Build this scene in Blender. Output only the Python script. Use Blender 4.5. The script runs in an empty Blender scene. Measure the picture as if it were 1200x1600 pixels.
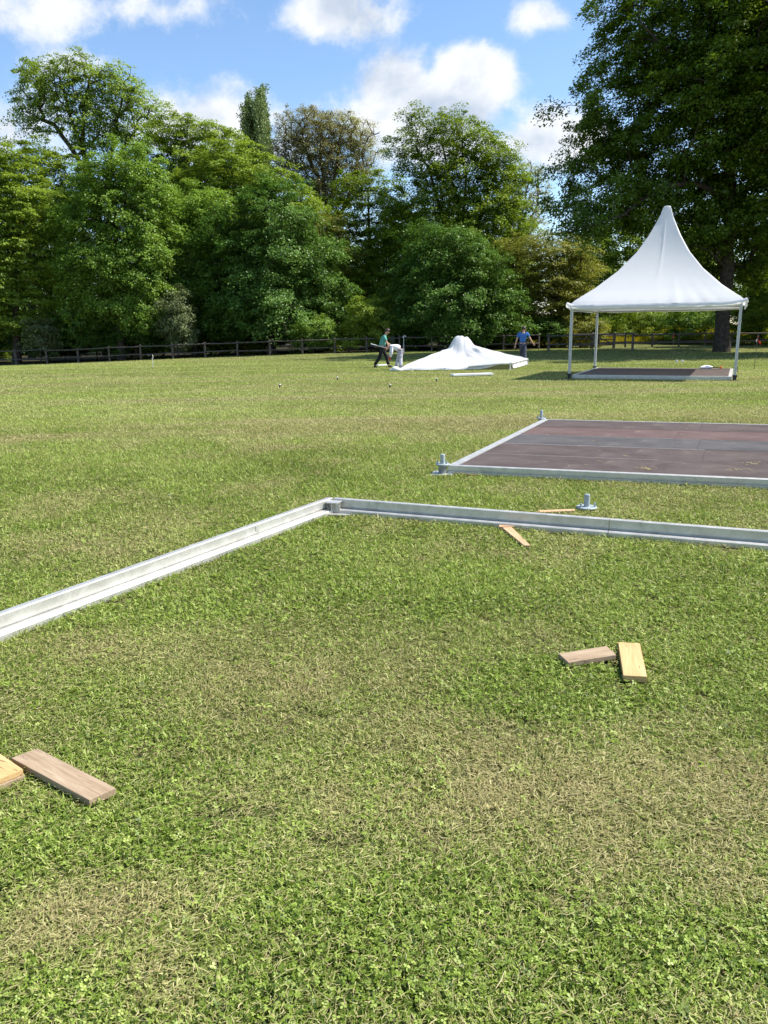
import bpy, bmesh, math
import numpy as np
from mathutils import Vector, Matrix

# ------------------------------------------------------------------ camera, sky, sun, exposure
SC = bpy.context.scene
C = SC.collection
R = math.radians
CAM_H, F_PX, HORIZON, ROLL = 1.7, 1200.0, 515.0, R(0.8)
PITCH = math.atan((800 - HORIZON) / F_PX)
cam_d = bpy.data.cameras.new('camera'); cam = bpy.data.objects.new('camera', cam_d); C.objects.link(cam)
cam_d.lens = 27.0; cam_d.sensor_width = 36.0; cam_d.clip_start = 0.05; cam_d.clip_end = 3000
right, fwd = Vector((1, 0, 0)), Vector((0, math.cos(PITCH), -math.sin(PITCH)))
up = Vector((0, math.sin(PITCH), math.cos(PITCH)))
r2 = right * math.cos(ROLL) - up * math.sin(ROLL); u2 = right * math.sin(ROLL) + up * math.cos(ROLL)
cam.matrix_world = Matrix(((r2.x, u2.x, -fwd.x, 0), (r2.y, u2.y, -fwd.y, 0), (r2.z, u2.z, -fwd.z, CAM_H), (0, 0, 0, 1)))
SC.camera = cam

SUN_EL, SUN_AZ = R(52), R(4)             # azimuth from +X towards +Y: from the right and a little behind
sun_dir = Vector((math.cos(SUN_EL) * math.cos(SUN_AZ), math.cos(SUN_EL) * math.sin(SUN_AZ), math.sin(SUN_EL)))
sl = bpy.data.lights.new('sun', 'SUN'); sl.energy = 4.6; sl.angle = R(0.53); sl.color = (1.0, 0.95, 0.87)
so = bpy.data.objects.new('sun', sl); C.objects.link(so)
so.rotation_euler = (-sun_dir).to_track_quat('-Z', 'Y').to_euler(); so.location = (40, 10, 60)
SC.view_settings.view_transform = 'Standard'; SC.view_settings.look = 'None'
SC.view_settings.exposure = 0.9; SC.view_settings.gamma = 1.0
SC.render.engine = 'CYCLES'
SC.cycles.max_bounces = 6; SC.cycles.diffuse_bounces = 3; SC.cycles.glossy_bounces = 2
SC.cycles.transmission_bounces = 3; SC.cycles.use_denoising = True; SC.cycles.denoiser = 'OPENIMAGEDENOISE'; SC.cycles.denoising_input_passes = 'RGB_ALBEDO_NORMAL'; SC.cycles.denoising_prefilter = 'ACCURATE'
SC.cycles.sample_clamp_indirect = 4.0
SC.render.filter_size = 1.3

W = bpy.data.worlds.new('World'); SC.world = W; W.use_nodes = True


class NT:
    """small helper for node trees"""
    def __init__(s, nt): s.nt = nt
    def n(s, t, **kw):
        nd = s.nt.nodes.new(t)
        for k, v in kw.items():
            if k in nd.bl_rna.properties.keys(): setattr(nd, k, v)
        return nd
    def link(s, a, b): s.nt.links.new(a, b)
    def val(s, sock, v):
        if hasattr(v, 'is_output') or isinstance(v, bpy.types.NodeSocket): s.link(v, sock)
        else: sock.default_value = v
    def m(s, op, a, b=None, c=None, clamp=False):
        nd = s.nt.nodes.new('ShaderNodeMath'); nd.operation = op; nd.use_clamp = clamp
        s.val(nd.inputs[0], a)
        if b is not None: s.val(nd.inputs[1], b)
        if c is not None: s.val(nd.inputs[2], c)
        return nd.outputs[0]
    def mix(s, f, a, b):
        nd = s.nt.nodes.new('ShaderNodeMix'); nd.data_type = 'RGBA'
        s.val(nd.inputs[0], f)
        for k, v in ((6, a), (7, b)):
            if isinstance(v, (tuple, list)): v = tuple(v) + ((1,) if len(v) == 3 else ())
            s.val(nd.inputs[k], v)
        return nd.outputs[2]
    def noise(s, vec, scale, detail=4, rough=0.55, dist=0.0):
        nd = s.nt.nodes.new('ShaderNodeTexNoise')
        if vec is not None: s.link(vec, nd.inputs['Vector'])
        nd.inputs['Scale'].default_value = scale; nd.inputs['Detail'].default_value = detail
        nd.inputs['Roughness'].default_value = rough; nd.inputs['Distortion'].default_value = dist
        return nd.outputs['Fac']
    def mapr(s, v, a, b, c=0.0, d=1.0, smooth=True):
        nd = s.nt.nodes.new('ShaderNodeMapRange'); nd.interpolation_type = 'SMOOTHSTEP' if smooth else 'LINEAR'
        s.val(nd.inputs[0], v); nd.inputs[1].default_value = a; nd.inputs[2].default_value = b
        nd.inputs[3].default_value = c; nd.inputs[4].default_value = d
        return nd.outputs[0]
    def vmul(s, vec, sc):
        nd = s.nt.nodes.new('ShaderNodeVectorMath'); nd.operation = 'MULTIPLY'
        s.link(vec, nd.inputs[0]); nd.inputs[1].default_value = sc
        return nd.outputs[0]


def ray(px, py):
    x = (px - 600) / F_PX; y = -(py - 800) / F_PX
    c, s = math.cos(ROLL), math.sin(ROLL)
    x, y = x * c + y * s, -x * s + y * c
    return np.array([x, math.cos(PITCH) + y * math.sin(PITCH), -math.sin(PITCH) + y * math.cos(PITCH)])
def gnd(px, py, z=0.0):
    r = ray(px, py); return np.array([0, 0, CAM_H]) + r * ((z - CAM_H) / r[2])
def at(px, py, Y):
    r = ray(px, py); return np.array([0, 0, CAM_H]) + r * (Y / r[1])


def build_world():
    t = NT(W.node_tree); W.node_tree.nodes.clear()
    out = t.n('ShaderNodeOutputWorld'); bg = t.n('ShaderNodeBackground'); bg.inputs['Strength'].default_value = 0.14
    sky = t.n('ShaderNodeTexSky'); sky.sky_type = 'NISHITA'; sky.sun_disc = False
    sky.sun_elevation = SUN_EL; sky.sun_rotation = R(90) - SUN_AZ
    sky.air_density = 1.0; sky.dust_density = 0.6; sky.ozone_density = 2.0; sky.altitude = 200
    tc = t.n('ShaderNodeTexCoord'); sep = t.n('ShaderNodeSeparateXYZ'); t.link(tc.outputs['Generated'], sep.inputs[0])
    dx, dy, dz = sep.outputs
    ay = t.m('MAXIMUM', t.m('ABSOLUTE', dy), 0.12)
    u = t.m('DIVIDE', dx, ay); v = t.m('DIVIDE', dz, ay)
    comb = t.n('ShaderNodeCombineXYZ'); t.link(u, comb.inputs[0]); t.link(v, comb.inputs[1]); P = comb.outputs[0]
    big = t.noise(P, 3.4, 9, 0.60, 0.25)
    fine = t.noise(P, 11.0, 10, 0.66, 0.2)
    bill = t.n('ShaderNodeTexVoronoi'); bill.feature = 'SMOOTH_F1'; bill.inputs['Scale'].default_value = 13
    bill.inputs['Detail'].default_value = 3; bill.inputs['Smoothness'].default_value = 0.6; t.link(P, bill.inputs['Vector'])
    # cloud banks: direction, half widths, weight, softness
    banks = [(672, 165, 135, 56, 1.0), (735, 125, 65, 50, 1.0), (620, 150, 75, 60, .9), (345, 185, 130, 52, .75), (850, 215, 88, 48, .85),
             (520, 20, 85, 50, .8), (100, 8, 190, 48, .72), (850, 28, 60, 32, .70), (150, 95, 120, 26, .38), (700, 225, 150, 45, .62),
             (420, 235, 110, 40, .66), (20, 200, 90, 50, .45), (270, 20, 60, 22, .28)]
    best = None
    for (px, py, a, b, w) in banks:
        d = ray(px, py); U, V = d[0] / d[1], d[2] / d[1]
        su, sv = a / F_PX * 1.05, b / F_PX * 1.05
        e = t.m('SQRT', t.m('ADD', t.m('POWER', t.m('ABSOLUTE', t.m('DIVIDE', t.m('SUBTRACT', u, U), su)), 2.0),
                          t.m('POWER', t.m('ABSOLUTE', t.m('DIVIDE', t.m('SUBTRACT', v, V), sv)), 2.0)))
        e = t.m('MULTIPLY', t.m('SUBTRACT', 1.32, e), w)
        best = e if best is None else t.m('SMOOTH_MAX', best, e, 0.25)
    # scattered clouds elsewhere in the sky
    best = t.m('MAXIMUM', best, t.mapr(t.noise(tc.outputs['Generated'], 2.2, 5), 0.52, 0.8, -0.6, 0.45))
    dens = t.m('ADD', best, t.m('MULTIPLY', t.m('SUBTRACT', big, 0.5), 2.4))
    dens = t.m('ADD', dens, t.m('MULTIPLY', t.m('SUBTRACT', fine, 0.5), 1.25))
    dens = t.m('SUBTRACT', dens, t.m('MULTIPLY', bill.outputs['Distance'], 0.25))
    mask = t.m('MULTIPLY', t.mapr(dens, -.06, 0.46), 0.97)
    # light from the upper right inside the cloud: compare density with that a step towards the sun
    mp = t.n('ShaderNodeMapping'); mp.inputs['Location'].default_value = (0.035, 0.05, 0); t.link(P, mp.inputs[0])
    big2 = t.noise(mp.outputs[0], 3.4, 6, 0.56, 0.25); fine2 = t.noise(mp.outputs[0], 11.0, 5, 0.6, 0.2)
    lit = t.m('ADD', t.m('MULTIPLY', t.m('SUBTRACT', big, big2), 2.0), t.m('MULTIPLY', t.m('SUBTRACT', fine, fine2), 0.5))
    thick = t.mapr(dens, 0.25, 1.3)
    br = t.m('SUBTRACT', t.m('ADD', 0.95, t.m('MULTIPLY', lit, 2.6)), t.m('MULTIPLY', thick, 0.52), None, True)
    ccol = t.mix(br, (1.7, 2.15, 2.85), (3.9, 4.0, 4.15))
    hsv = t.n('ShaderNodeHueSaturation'); hsv.inputs['Saturation'].default_value = 1.08; hsv.inputs['Value'].default_value = .86
    t.link(sky.outputs[0], hsv.inputs['Color'])
    col = t.mix(mask, hsv.outputs[0], ccol)
    t.link(col, bg.inputs['Color']); t.link(bg.outputs[0], out.inputs['Surface'])
build_world()

# ------------------------------------------------------------------ helpers
def tag(o, label=None, cat=None, group=None, kind=None):
    if label: o['label'] = label
    if cat: o['category'] = cat
    if group: o['group'] = group
    if kind: o['kind'] = kind
    return o
def empty(name, loc, label, cat, group=None, rz=0.0):
    o = bpy.data.objects.new(name, None); C.objects.link(o); o.location = loc; o.rotation_euler = (0, 0, rz)
    o.empty_display_size = 0.2
    return tag(o, label, cat, group)
def link_mesh(name, me, mat, parent=None):
    o = bpy.data.objects.new(name, me); C.objects.link(o)
    if mat is not None: me.materials.append(mat)
    if parent is not None: o.parent = parent
    return o
def quad_mesh(name, verts, quads, attrs=None, smooth=False):
    me = bpy.data.meshes.new(name); nv, nf = len(verts), len(quads)
    me.vertices.add(nv); me.vertices.foreach_set('co', np.asarray(verts, np.float32).ravel())
    me.loops.add(nf * 4); me.loops.foreach_set('vertex_index', np.asarray(quads, np.int32).ravel())
    me.polygons.add(nf); me.polygons.foreach_set('loop_start', np.arange(0, nf * 4, 4, dtype=np.int32))
    for k, a in (attrs or {}).items():
        at_ = me.attributes.new(k, 'FLOAT', 'POINT'); at_.data.foreach_set('value', np.asarray(a, np.float32))
    me.update(calc_edges=True)
    if smooth: me.polygons.foreach_set('use_smooth', np.ones(nf, bool))
    return me


class MB:
    """collects shapes and links them as one mesh object"""
    def __init__(s): s.v = []; s.f = []
    def add(s, vs, fs):
        b = len(s.v); s.v += [tuple(map(float, p)) for p in vs]; s.f += [tuple(b + i for i in f) for f in fs]; return s
    def prism(s, poly, z0, z1):
        n = len(poly)
        vs = [(p[0], p[1], z0) for p in poly] + [(p[0], p[1], z1) for p in poly]
        return s.add(vs, [tuple(range(n - 1, -1, -1)), tuple(range(n, 2 * n))] + [(i, (i + 1) % n, n + (i + 1) % n, n + i) for i in range(n)])
    def box(s, c, size, rz=0.0):
        hx, hy, hz = size[0] / 2, size[1] / 2, size[2] / 2; k, q = math.cos(rz), math.sin(rz)
        pts = [(c[0] + x * k - y * q, c[1] + x * q + y * k) for x, y in ((-hx, -hy), (hx, -hy), (hx, hy), (-hx, hy))]
        return s.prism(pts, c[2] - hz, c[2] + hz)
    def tube(s, pts, rad, n=8, caps=True):
        pts = [np.array(p, float) for p in pts]; rad = [rad] * len(pts) if np.isscalar(rad) else rad
        rings = []
        for i, p in enumerate(pts):
            d = pts[min(i + 1, len(pts) - 1)] - pts[max(i - 1, 0)]; d /= np.linalg.norm(d) + 1e-9
            a = np.array([1, 0, 0]) if abs(d[0]) < .8 else np.array([0, 1, 0])
            e1 = np.cross(d, a); e1 /= np.linalg.norm(e1); e2 = np.cross(d, e1)
            rings.append([p + rad[i] * (math.cos(t) * e1 + math.sin(t) * e2) for t in np.arange(n) * 2 * math.pi / n])
        vs = [q for r in rings for q in r]; fs = []
        for i in range(len(pts) - 1):
            for k in range(n): fs.append((i * n + k, i * n + (k + 1) % n, (i + 1) * n + (k + 1) % n, (i + 1) * n + k))
        if caps: fs += [tuple(range(n - 1, -1, -1)), tuple((len(pts) - 1) * n + k for k in range(n))]
        return s.add(vs, fs)
    def sweep(s, prof, a, b, side):
        """closed profile [(w, z)] swept from a to b (xy); w runs along side (xy)"""
        vs = []
        for p in (a, b): vs += [(p[0] + side[0] * w, p[1] + side[1] * w, z) for w, z in prof]
        n = len(prof)
        return s.add(vs, [tuple(range(n)), tuple(range(2 * n - 1, n - 1, -1))] + [(i, n + i, n + (i + 1) % n, (i + 1) % n) for i in range(n)])
    def ball(s, c, r, nu=10, nv=7):
        r = (r, r, r) if np.isscalar(r) else r; vs = []; fs = []
        for j in range(nv + 1):
            t = math.pi * j / nv
            for i in range(nu):
                q = 2 * math.pi * i / nu
                vs.append((c[0] + r[0] * math.sin(t) * math.cos(q), c[1] + r[1] * math.sin(t) * math.sin(q), c[2] + r[2] * math.cos(t)))
        for j in range(nv):
            for i in range(nu): fs.append((j * nu + i, (j + 1) * nu + i, (j + 1) * nu + (i + 1) % nu, j * nu + (i + 1) % nu))
        return s.add(vs, fs)
    def build(s, name, mat, parent=None, bevel=0.0, smooth=False, seg=2):
        me = bpy.data.meshes.new(name); me.from_pydata(s.v, [], s.f)
        bm = bmesh.new(); bm.from_mesh(me)
        bmesh.ops.remove_doubles(bm, verts=bm.verts, dist=1e-5)
        bmesh.ops.recalc_face_normals(bm, faces=bm.faces)
        if bevel: bmesh.ops.bevel(bm, geom=[e for e in bm.edges if e.is_manifold and e.calc_face_angle(0) > .6], offset=bevel, segments=seg, affect='EDGES', profile=.6)
        if smooth:
            for f in bm.faces: f.smooth = True
        bm.to_mesh(me); bm.free()
        return link_mesh(name, me, mat, parent)

# ------------------------------------------------------------------ materials
def new_mat(name):
    m = bpy.data.materials.new(name); m.use_nodes = True; m.node_tree.nodes.clear()
    t = NT(m.node_tree); out = t.n('ShaderNodeOutputMaterial'); return m, t, out
def principled(t, out, color, rough=0.6, metal=0.0, bump=None, spec=0.4, bstr=0.3, bdist=0.01):
    p = t.n('ShaderNodeBsdfPrincipled')
    if isinstance(color, (tuple, list)): p.inputs['Base Color'].default_value = tuple(color) + (1,)
    else: t.link(color, p.inputs['Base Color'])
    t.val(p.inputs['Roughness'], rough); p.inputs['Metallic'].default_value = metal
    p.inputs['Specular IOR Level'].default_value = spec
    if bump is not None:
        b = t.n('ShaderNodeBump'); b.inputs['Strength'].default_value = bstr; b.inputs['Distance'].default_value = bdist
        t.link(bump, b.inputs['Height']); t.link(b.outputs[0], p.inputs['Normal'])
    t.link(p.outputs[0], out.inputs['Surface']); return p
def simple(name, color, rough=0.6, metal=0.0, var=0.15, scale=12.0, bstr=0.2, spec=0.4):
    m, t, out = new_mat(name); tc = t.n('ShaderNodeTexCoord')
    n = t.noise(tc.outputs['Object'], scale, 6, 0.6)
    lo = tuple(c * (1 - var) for c in color); hi = tuple(min(1, c * (1 + var)) for c in color)
    principled(t, out, t.mix(t.mapr(n, .3, .7), lo, hi), rough, metal, n, spec, bstr)
    return m
def leafy(name, lo, mid, hi, trans=0.3, gloss=0.02, rough=0.45):
    """foliage: tone from the leaf's own random value; light passes through"""
    m, t, out = new_mat(name); a = t.n('ShaderNodeAttribute'); a.attribute_name = 'tone'
    f = a.outputs['Fac']
    col = t.mix(t.mapr(f, .5, 1, 0, 1, False), t.mix(t.mapr(f, 0, .5, 0, 1, False), lo, mid), hi)
    d = t.n('ShaderNodeBsdfDiffuse'); t.link(col, d.inputs['Color'])
    tr = t.n('ShaderNodeBsdfTranslucent')
    t.link(t.mix(.5, col, tuple(min(1, c * k) for c, k in zip(hi, (1.2, 1.25, .7)))), tr.inputs['Color'])
    g = t.n('ShaderNodeBsdfGlossy'); g.inputs['Roughness'].default_value = rough; g.inputs['Color'].default_value = (1, 1, 1, 1)
    m1 = t.n('ShaderNodeMixShader'); m1.inputs[0].default_value = trans; t.link(d.outputs[0], m1.inputs[1]); t.link(tr.outputs[0], m1.inputs[2])
    m2 = t.n('ShaderNodeMixShader'); m2.inputs[0].default_value = gloss; t.link(m1.outputs[0], m2.inputs[1]); t.link(g.outputs[0], m2.inputs[2])
    t.link(m2.outputs[0], out.inputs['Surface']); return m
def wood(name, lo, hi, rough=0.75, axis=0, scale=3.0, knots=True):
    m, t, out = new_mat(name); tc = t.n('ShaderNodeTexCoord')
    st = [14.0, 14.0, 14.0]; st[axis] = 0.9
    v = t.vmul(tc.outputs['Object'], tuple(st))
    n = t.noise(v, scale, 8, 0.65, 1.2); n2 = t.noise(tc.outputs['Object'], 5.0, 4)
    crack = t.mapr(t.noise(t.vmul(tc.outputs['Object'], tuple(k * 2.2 for k in st)), scale, 3, .6, .5), .30, .38)
    c = t.mix(t.mapr(n, .3, .7), lo, hi)
    c = t.mix(t.mapr(n2, .35, .75, 0, .35), c, tuple(k * .6 for k in lo))
    c = t.mix(crack, tuple(k * .35 for k in lo), c)
    principled(t, out, c, rough, 0, n, .25, .35, .004); return m
def metal(name, color, rough=0.35, metallic=0.85, blotch=0.2):
    m, t, out = new_mat(name); tc = t.n('ShaderNodeTexCoord')
    n = t.noise(tc.outputs['Object'], 9, 6, .65, .4); n2 = t.noise(t.vmul(tc.outputs['Object'], (60, 60, 400)), 1.0, 2)
    c = t.mix(t.mapr(n, .3, .7), tuple(k * (1 - blotch) for k in color), color)
    dirt = t.mapr(t.noise(tc.outputs['Object'], 3.1, 7, .7), .56, .75, 0, .45)
    c = t.mix(dirt, c, (.22, .21, .17))
    r = t.m('ADD', rough, t.m('MULTIPLY', t.m('ADD', n, n2), .14))
    principled(t, out, c, r, metallic, n, .5, .05); return m

M = {}
M['alu'] = metal('mill_aluminium', (.65, .635, .59), .36, .66, .2)
M['galv'] = metal('galvanised_steel', (.44, .50, .52), .45, .35, .3)
M['steel_dark'] = metal('dull_steel', (.30, .31, .32), .45, .7, .3)
M['pole'] = metal('tent_pole_aluminium', (.62, .62, .62), .35, .45)
M['black'] = simple('black_plastic', (.02, .02, .02), .5)
M['rope'] = simple('white_cord', (.7, .7, .66), .8)
M['wood_new'] = wood('fresh_spruce', (.50, .31, .13), (.63, .43, .21))
M['wood_pink'] = wood('fresh_larch', (.50, .29, .15), (.64, .42, .25))
M['wood_grey'] = wood('weathered_board', (.285, .198, .122), (.43, .328, .222))
M['fence'] = wood('dark_fence_wood', (.066, .056, .047), (.155, .132, .112), .85, 0, 2.0)
M['fence_post'] = wood('dark_fence_post', (.085, .07, .058), (.19, .16, .135), .85, 2, 2.0)
M['bark'] = simple('bark', (.060, .047, .036), .9, 0, .5, 6, .8, .2)
M['bark_pale'] = simple('pale_bark', (.13, .115, .09), .9, 0, .4, 6, .8, .2)
M['shed'] = wood('shed_board', (.05, .04, .03), (.10, .08, .06), .9, 2, 2.0)
M['shed_roof'] = simple('shed_roof', (.26, .27, .28), .7, 0, .3, 4)
M['cabinet'] = simple('grey_green_paint', (.085, .10, .075), .6)
M['whiteboard'] = simple('white_paint', (.78, .79, .78), .5, 0, .06, 6)
M['tape_red'] = simple('red_tape', (.62, .03, .02), .5)
M['tape_white'] = simple('white_tape', (.8, .8, .78), .5)
M['tape_yellow'] = simple('pale_yellow_ribbon', (.72, .72, .42), .6)
M['orange'] = simple('orange_plastic', (.72, .20, .05), .45)
M['skin'] = simple('skin', (.50, .29, .20), .55, 0, .08, 20)
M['hair'] = simple('dark_hair', (.035, .022, .015), .6, 0, .4, 60)
M['teal'] = simple('teal_cotton', (.10, .32, .27), .85, 0, .25, 7)
M['blue'] = simple('blue_cotton', (.035, .12, .36), .85, 0, .22, 7)
M['trouser_black'] = simple('black_cotton', (.012, .012, .014), .85, 0, .4, 9)
M['trouser_grey'] = simple('grey_denim', (.055, .058, .085), .85, 0, .35, 8)
M['shoe'] = simple('dark_shoe', (.03, .03, .032), .6)
M['white_cotton'] = simple('white_cotton', (.74, .73, .75), .85, 0, .08, 7)
M['red_glove'] = simple('red_glove', (.50, .06, .035), .7)
M['eye'] = simple('dark_eye', (.02, .015, .012), .3)

def canvas_mat(name):
    m, t, out = new_mat(name); tc = t.n('ShaderNodeTexCoord')
    n = t.noise(tc.outputs['Object'], 1.1, 2, .4, .3); n2 = t.noise(t.vmul(tc.outputs['Object'], (3, 3, .7)), 1.2, 1)
    st = t.noise(t.vmul(tc.outputs['Object'], (5, 5, .6)), 2.0, 6, .7)
    c = t.mix(t.mapr(st, .55, .85, 0, .3), (.80, .80, .80), (.66, .66, .64))
    p = t.n('ShaderNodeBsdfPrincipled'); t.link(c, p.inputs['Base Color']); p.inputs['Roughness'].default_value = .33
    p.inputs['Specular IOR Level'].default_value = .5
    b = t.n('ShaderNodeBump'); b.inputs['Strength'].default_value = .12; b.inputs['Distance'].default_value = .03
    t.link(t.m('ADD', n, t.m('MULTIPLY', n2, .5)), b.inputs['Height']); t.link(b.outputs[0], p.inputs['Normal'])
    tr = t.n('ShaderNodeBsdfTranslucent'); tr.inputs['Color'].default_value = (.75, .77, .80, 1)
    mx = t.n('ShaderNodeMixShader'); mx.inputs[0].default_value = .36
    t.link(p.outputs[0], mx.inputs[1]); t.link(tr.outputs[0], mx.inputs[2]); t.link(mx.outputs[0], out.inputs['Surface']); return m
M['canvas'] = canvas_mat('white_pvc_canvas')

def ply(name, lo, hi):
    """film-faced plywood: dull, scratched, dusty, with a fine wire print"""
    m, t, out = new_mat(name); tc = t.n('ShaderNodeTexCoord'); P = tc.outputs['Object']
    n = t.noise(P, 2.2, 7, .65, .6); sc_ = t.noise(t.vmul(P, (1.2, 26, 26)), 2.0, 5, .7, .8)
    dust = t.mapr(t.noise(P, 2.6, 10, .78, .8), .54, .80, 0, .5)
    scr = t.mapr(sc_, .64, .70, 0, .45)
    c = t.mix(t.mapr(n, .3, .7), lo, hi); c = t.mix(dust, c, (.34, .28, .22)); c = t.mix(scr, c, (.42, .36, .30))
    principled(t, out, c, t.m('ADD', .48, t.m('MULTIPLY', n, .25)), 0, n, .2, .1); return m
M['ply_brown'] = ply('brown_film_plywood', (.068, .049, .043), (.100, .076, .068))
M['ply_red'] = ply('reddish_film_plywood', (.100, .062, .055), (.132, .088, .078))
M['ply_grey'] = ply('grey_film_plywood', (.066, .061, .059), (.096, .089, .087))

def ground_mat():
    m, t, out = new_mat('lawn_soil'); g = t.n('ShaderNodeNewGeometry'); P = g.outputs['Position']
    a = t.noise(P, 1.3, 6, .6); b = t.noise(P, 60, 5, .7); s = t.noise(t.vmul(P, (.12, .9, 1)), 1.0, 4)
    c = t.mix(t.mapr(a, .35, .65), (.11, .145, .03), (.20, .19, .07))
    c = t.mix(t.mapr(b, .35, .7), tuple([.045, .05, .018]), c)
    c = t.mix(t.mapr(s, .4, .65, 0, .4), c, (.17, .18, .05))
    principled(t, out, c, .95, 0, b, .1, .8, .02); return m
M['ground'] = ground_mat()

def grass_mat():
    m, t, out = new_mat('grass_blades'); a = t.n('ShaderNodeAttribute'); a.attribute_name = 'tone'
    d_ = t.n('ShaderNodeAttribute'); d_.attribute_name = 'dry'; f, dry = a.outputs['Fac'], d_.outputs['Fac']
    green = t.mix(t.mapr(f, .5, 1, 0, 1, False), t.mix(t.mapr(f, 0, .5, 0, 1, False), (.044, .082, .012), (.205, .295, .040)), (.45, .53, .15))
    straw = t.mix(t.mapr(f, 0, 1, 0, 1, False), (.22, .17, .07), (.62, .54, .28))
    col = t.mix(dry, green, straw)
    d = t.n('ShaderNodeBsdfDiffuse'); t.link(col, d.inputs['Color'])
    tr = t.n('ShaderNodeBsdfTranslucent'); t.link(t.mix(.35, col, (.42, .48, .05)), tr.inputs['Color'])
    g = t.n('ShaderNodeBsdfGlossy'); g.inputs['Roughness'].default_value = .42
    m1 = t.n('ShaderNodeMixShader'); m1.inputs[0].default_value = .30; t.link(d.outputs[0], m1.inputs[1]); t.link(tr.outputs[0], m1.inputs[2])
    m2 = t.n('ShaderNodeMixShader'); m2.inputs[0].default_value = .015; t.link(m1.outputs[0], m2.inputs[1]); t.link(g.outputs[0], m2.inputs[2])
    t.link(m2.outputs[0], out.inputs['Surface']); return m
M['grass'] = grass_mat()

# ------------------------------------------------------------------ ground
def sstep(x, a, b):
    t = np.clip((np.asarray(x, float) - a) / (b - a), 0, 1); return t * t * (3 - 2 * t)
def vnoise(x, y, seed):
    def h(i, j):
        k = (i * 374761393 + j * 668265263 + seed * 974634777) & 0xffffffff
        k = ((k ^ (k >> 13)) * 1274126177) & 0xffffffff
        return ((k ^ (k >> 16)) & 0xffff) / 65535.0
    xi, yi = np.floor(x).astype(np.int64), np.floor(y).astype(np.int64); fx, fy = x - xi, y - yi
    fx = fx * fx * (3 - 2 * fx); fy = fy * fy * (3 - 2 * fy)
    return (h(xi, yi) * (1 - fx) + h(xi + 1, yi) * fx) * (1 - fy) + (h(xi, yi + 1) * (1 - fx) + h(xi + 1, yi + 1) * fx) * fy
def fbm(x, y, seed, oct=4):
    s = 0; a = .5; n = 0
    for k in range(oct):
        s = s + a * vnoise(x * 2 ** k + 17.3 * k, y * 2 ** k - 9.1 * k, seed + k); n += a; a *= .55
    return s / n
def terrain(x, y):
    x = np.asarray(x, float); y = np.asarray(y, float)
    z = -.55 * sstep(y, 34, 60) * sstep(-x, 4, 32)
    z = z + .10 * sstep(y, 40, 56) * sstep(x, -9, 2)
    z = z + 1.0 * sstep(y, 62, 80) * sstep(x, 2, 14) + .5 * sstep(y, 85, 130)
    z = z + .05 * (fbm(x * .16, y * .16, 5, 3) - .5) * sstep(y, 14, 30)
    return z
def tz(x, y): return float(terrain(x, y))

def build_ground():
    xs = np.concatenate([np.linspace(-500, -60, 12)[:-1], np.linspace(-60, 60, 121), np.linspace(60, 500, 12)[1:]])
    ys = np.concatenate([np.linspace(-60, 0, 7)[:-1], np.linspace(0, 110, 111), np.linspace(110, 900, 18)[1:]])
    X, Y = np.meshgrid(xs, ys); V = np.stack([X, Y, terrain(X, Y)], -1).reshape(-1, 3)
    nx, ny = len(xs), len(ys); i = np.arange(nx - 1)[None, :] + nx * np.arange(ny - 1)[:, None]
    Q = np.stack([i, i + 1, i + nx + 1, i + nx], -1).reshape(-1, 4)
    tag(link_mesh('ground', quad_mesh('ground', V, Q, smooth=True), M['ground']), kind='structure')
build_ground()
def forest_floor():
    m, t, out = new_mat('leaf_litter'); g = t.n('ShaderNodeNewGeometry'); n = t.noise(g.outputs['Position'], 3, 7, .7)
    principled(t, out, t.mix(t.mapr(n, .35, .65), (.022, .020, .012), (.060, .052, .028)), .95, 0, n, .1, .8, .05)
    xs = np.linspace(-90, 60, 101); V = []; nx = len(xs)
    front = lambda x: 57.6 + 1.0 * (x < -16) * (-x - 16) / 18 + .35 * math.sin(x * 1.7) + .25 * math.sin(x * 4.1) + 9 * float(sstep(x, 10, 16)) + 12 * float(sstep(x, 16, 22))
    ts = [0, .02, .06, .12, .2, .35, .5, .75, 1]
    for f in ts:
        for x in xs: y = front(x) * (1 - f) + 125 * f; V.append((x, y, tz(x, y) + .03))
    i = np.arange(nx - 1)[None, :] + nx * np.arange(len(ts) - 1)[:, None]
    tag(link_mesh('forest_floor', quad_mesh('forest_floor', V, np.stack([i, i + 1, i + nx + 1, i + nx], -1).reshape(-1, 4), smooth=True), m), kind='structure')
forest_floor()

# ------------------------------------------------------------------ lawn
KEEP_OUT = []                                   # xy quads where something lies on the grass
def inside(poly, x, y):
    p = np.array(poly)[:, :2]; r = np.ones(len(x), bool); s = 0
    area = sum(p[i][0] * p[(i + 1) % len(p)][1] - p[(i + 1) % len(p)][0] * p[i][1] for i in range(len(p)))
    for i in range(len(p)):
        a, b = p[i], p[(i + 1) % len(p)]
        c = (b[0] - a[0]) * (y - a[1]) - (b[1] - a[1]) * (x - a[0])
        r &= (c > 0) if area > 0 else (c < 0)
    return r
DRY_PATCH = [(480, 1080, .45, .30, .8), (560, 1250, .55, .25, .75), (850, 1230, .60, .30, .8), (960, 1330, .50, .18, .7), (700, 1160, .6, .25, .7), (1010, 1205, .35, .12, .9),
             (100, 1440, .30, .14, .75), (230, 1540, .25, .10, .7), (420, 1430, .22, .1, .7), (1150, 1230, .3, .25, .7), (1150, 1380, .2, .12, .6), (880, 870, .9, .18, .6),
             (120, 1010, .5, .3, .55), (50, 860, .8, .4, .5), (250, 800, .7, .4, .5), (1050, 1130, .5, .2, .5)]
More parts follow.
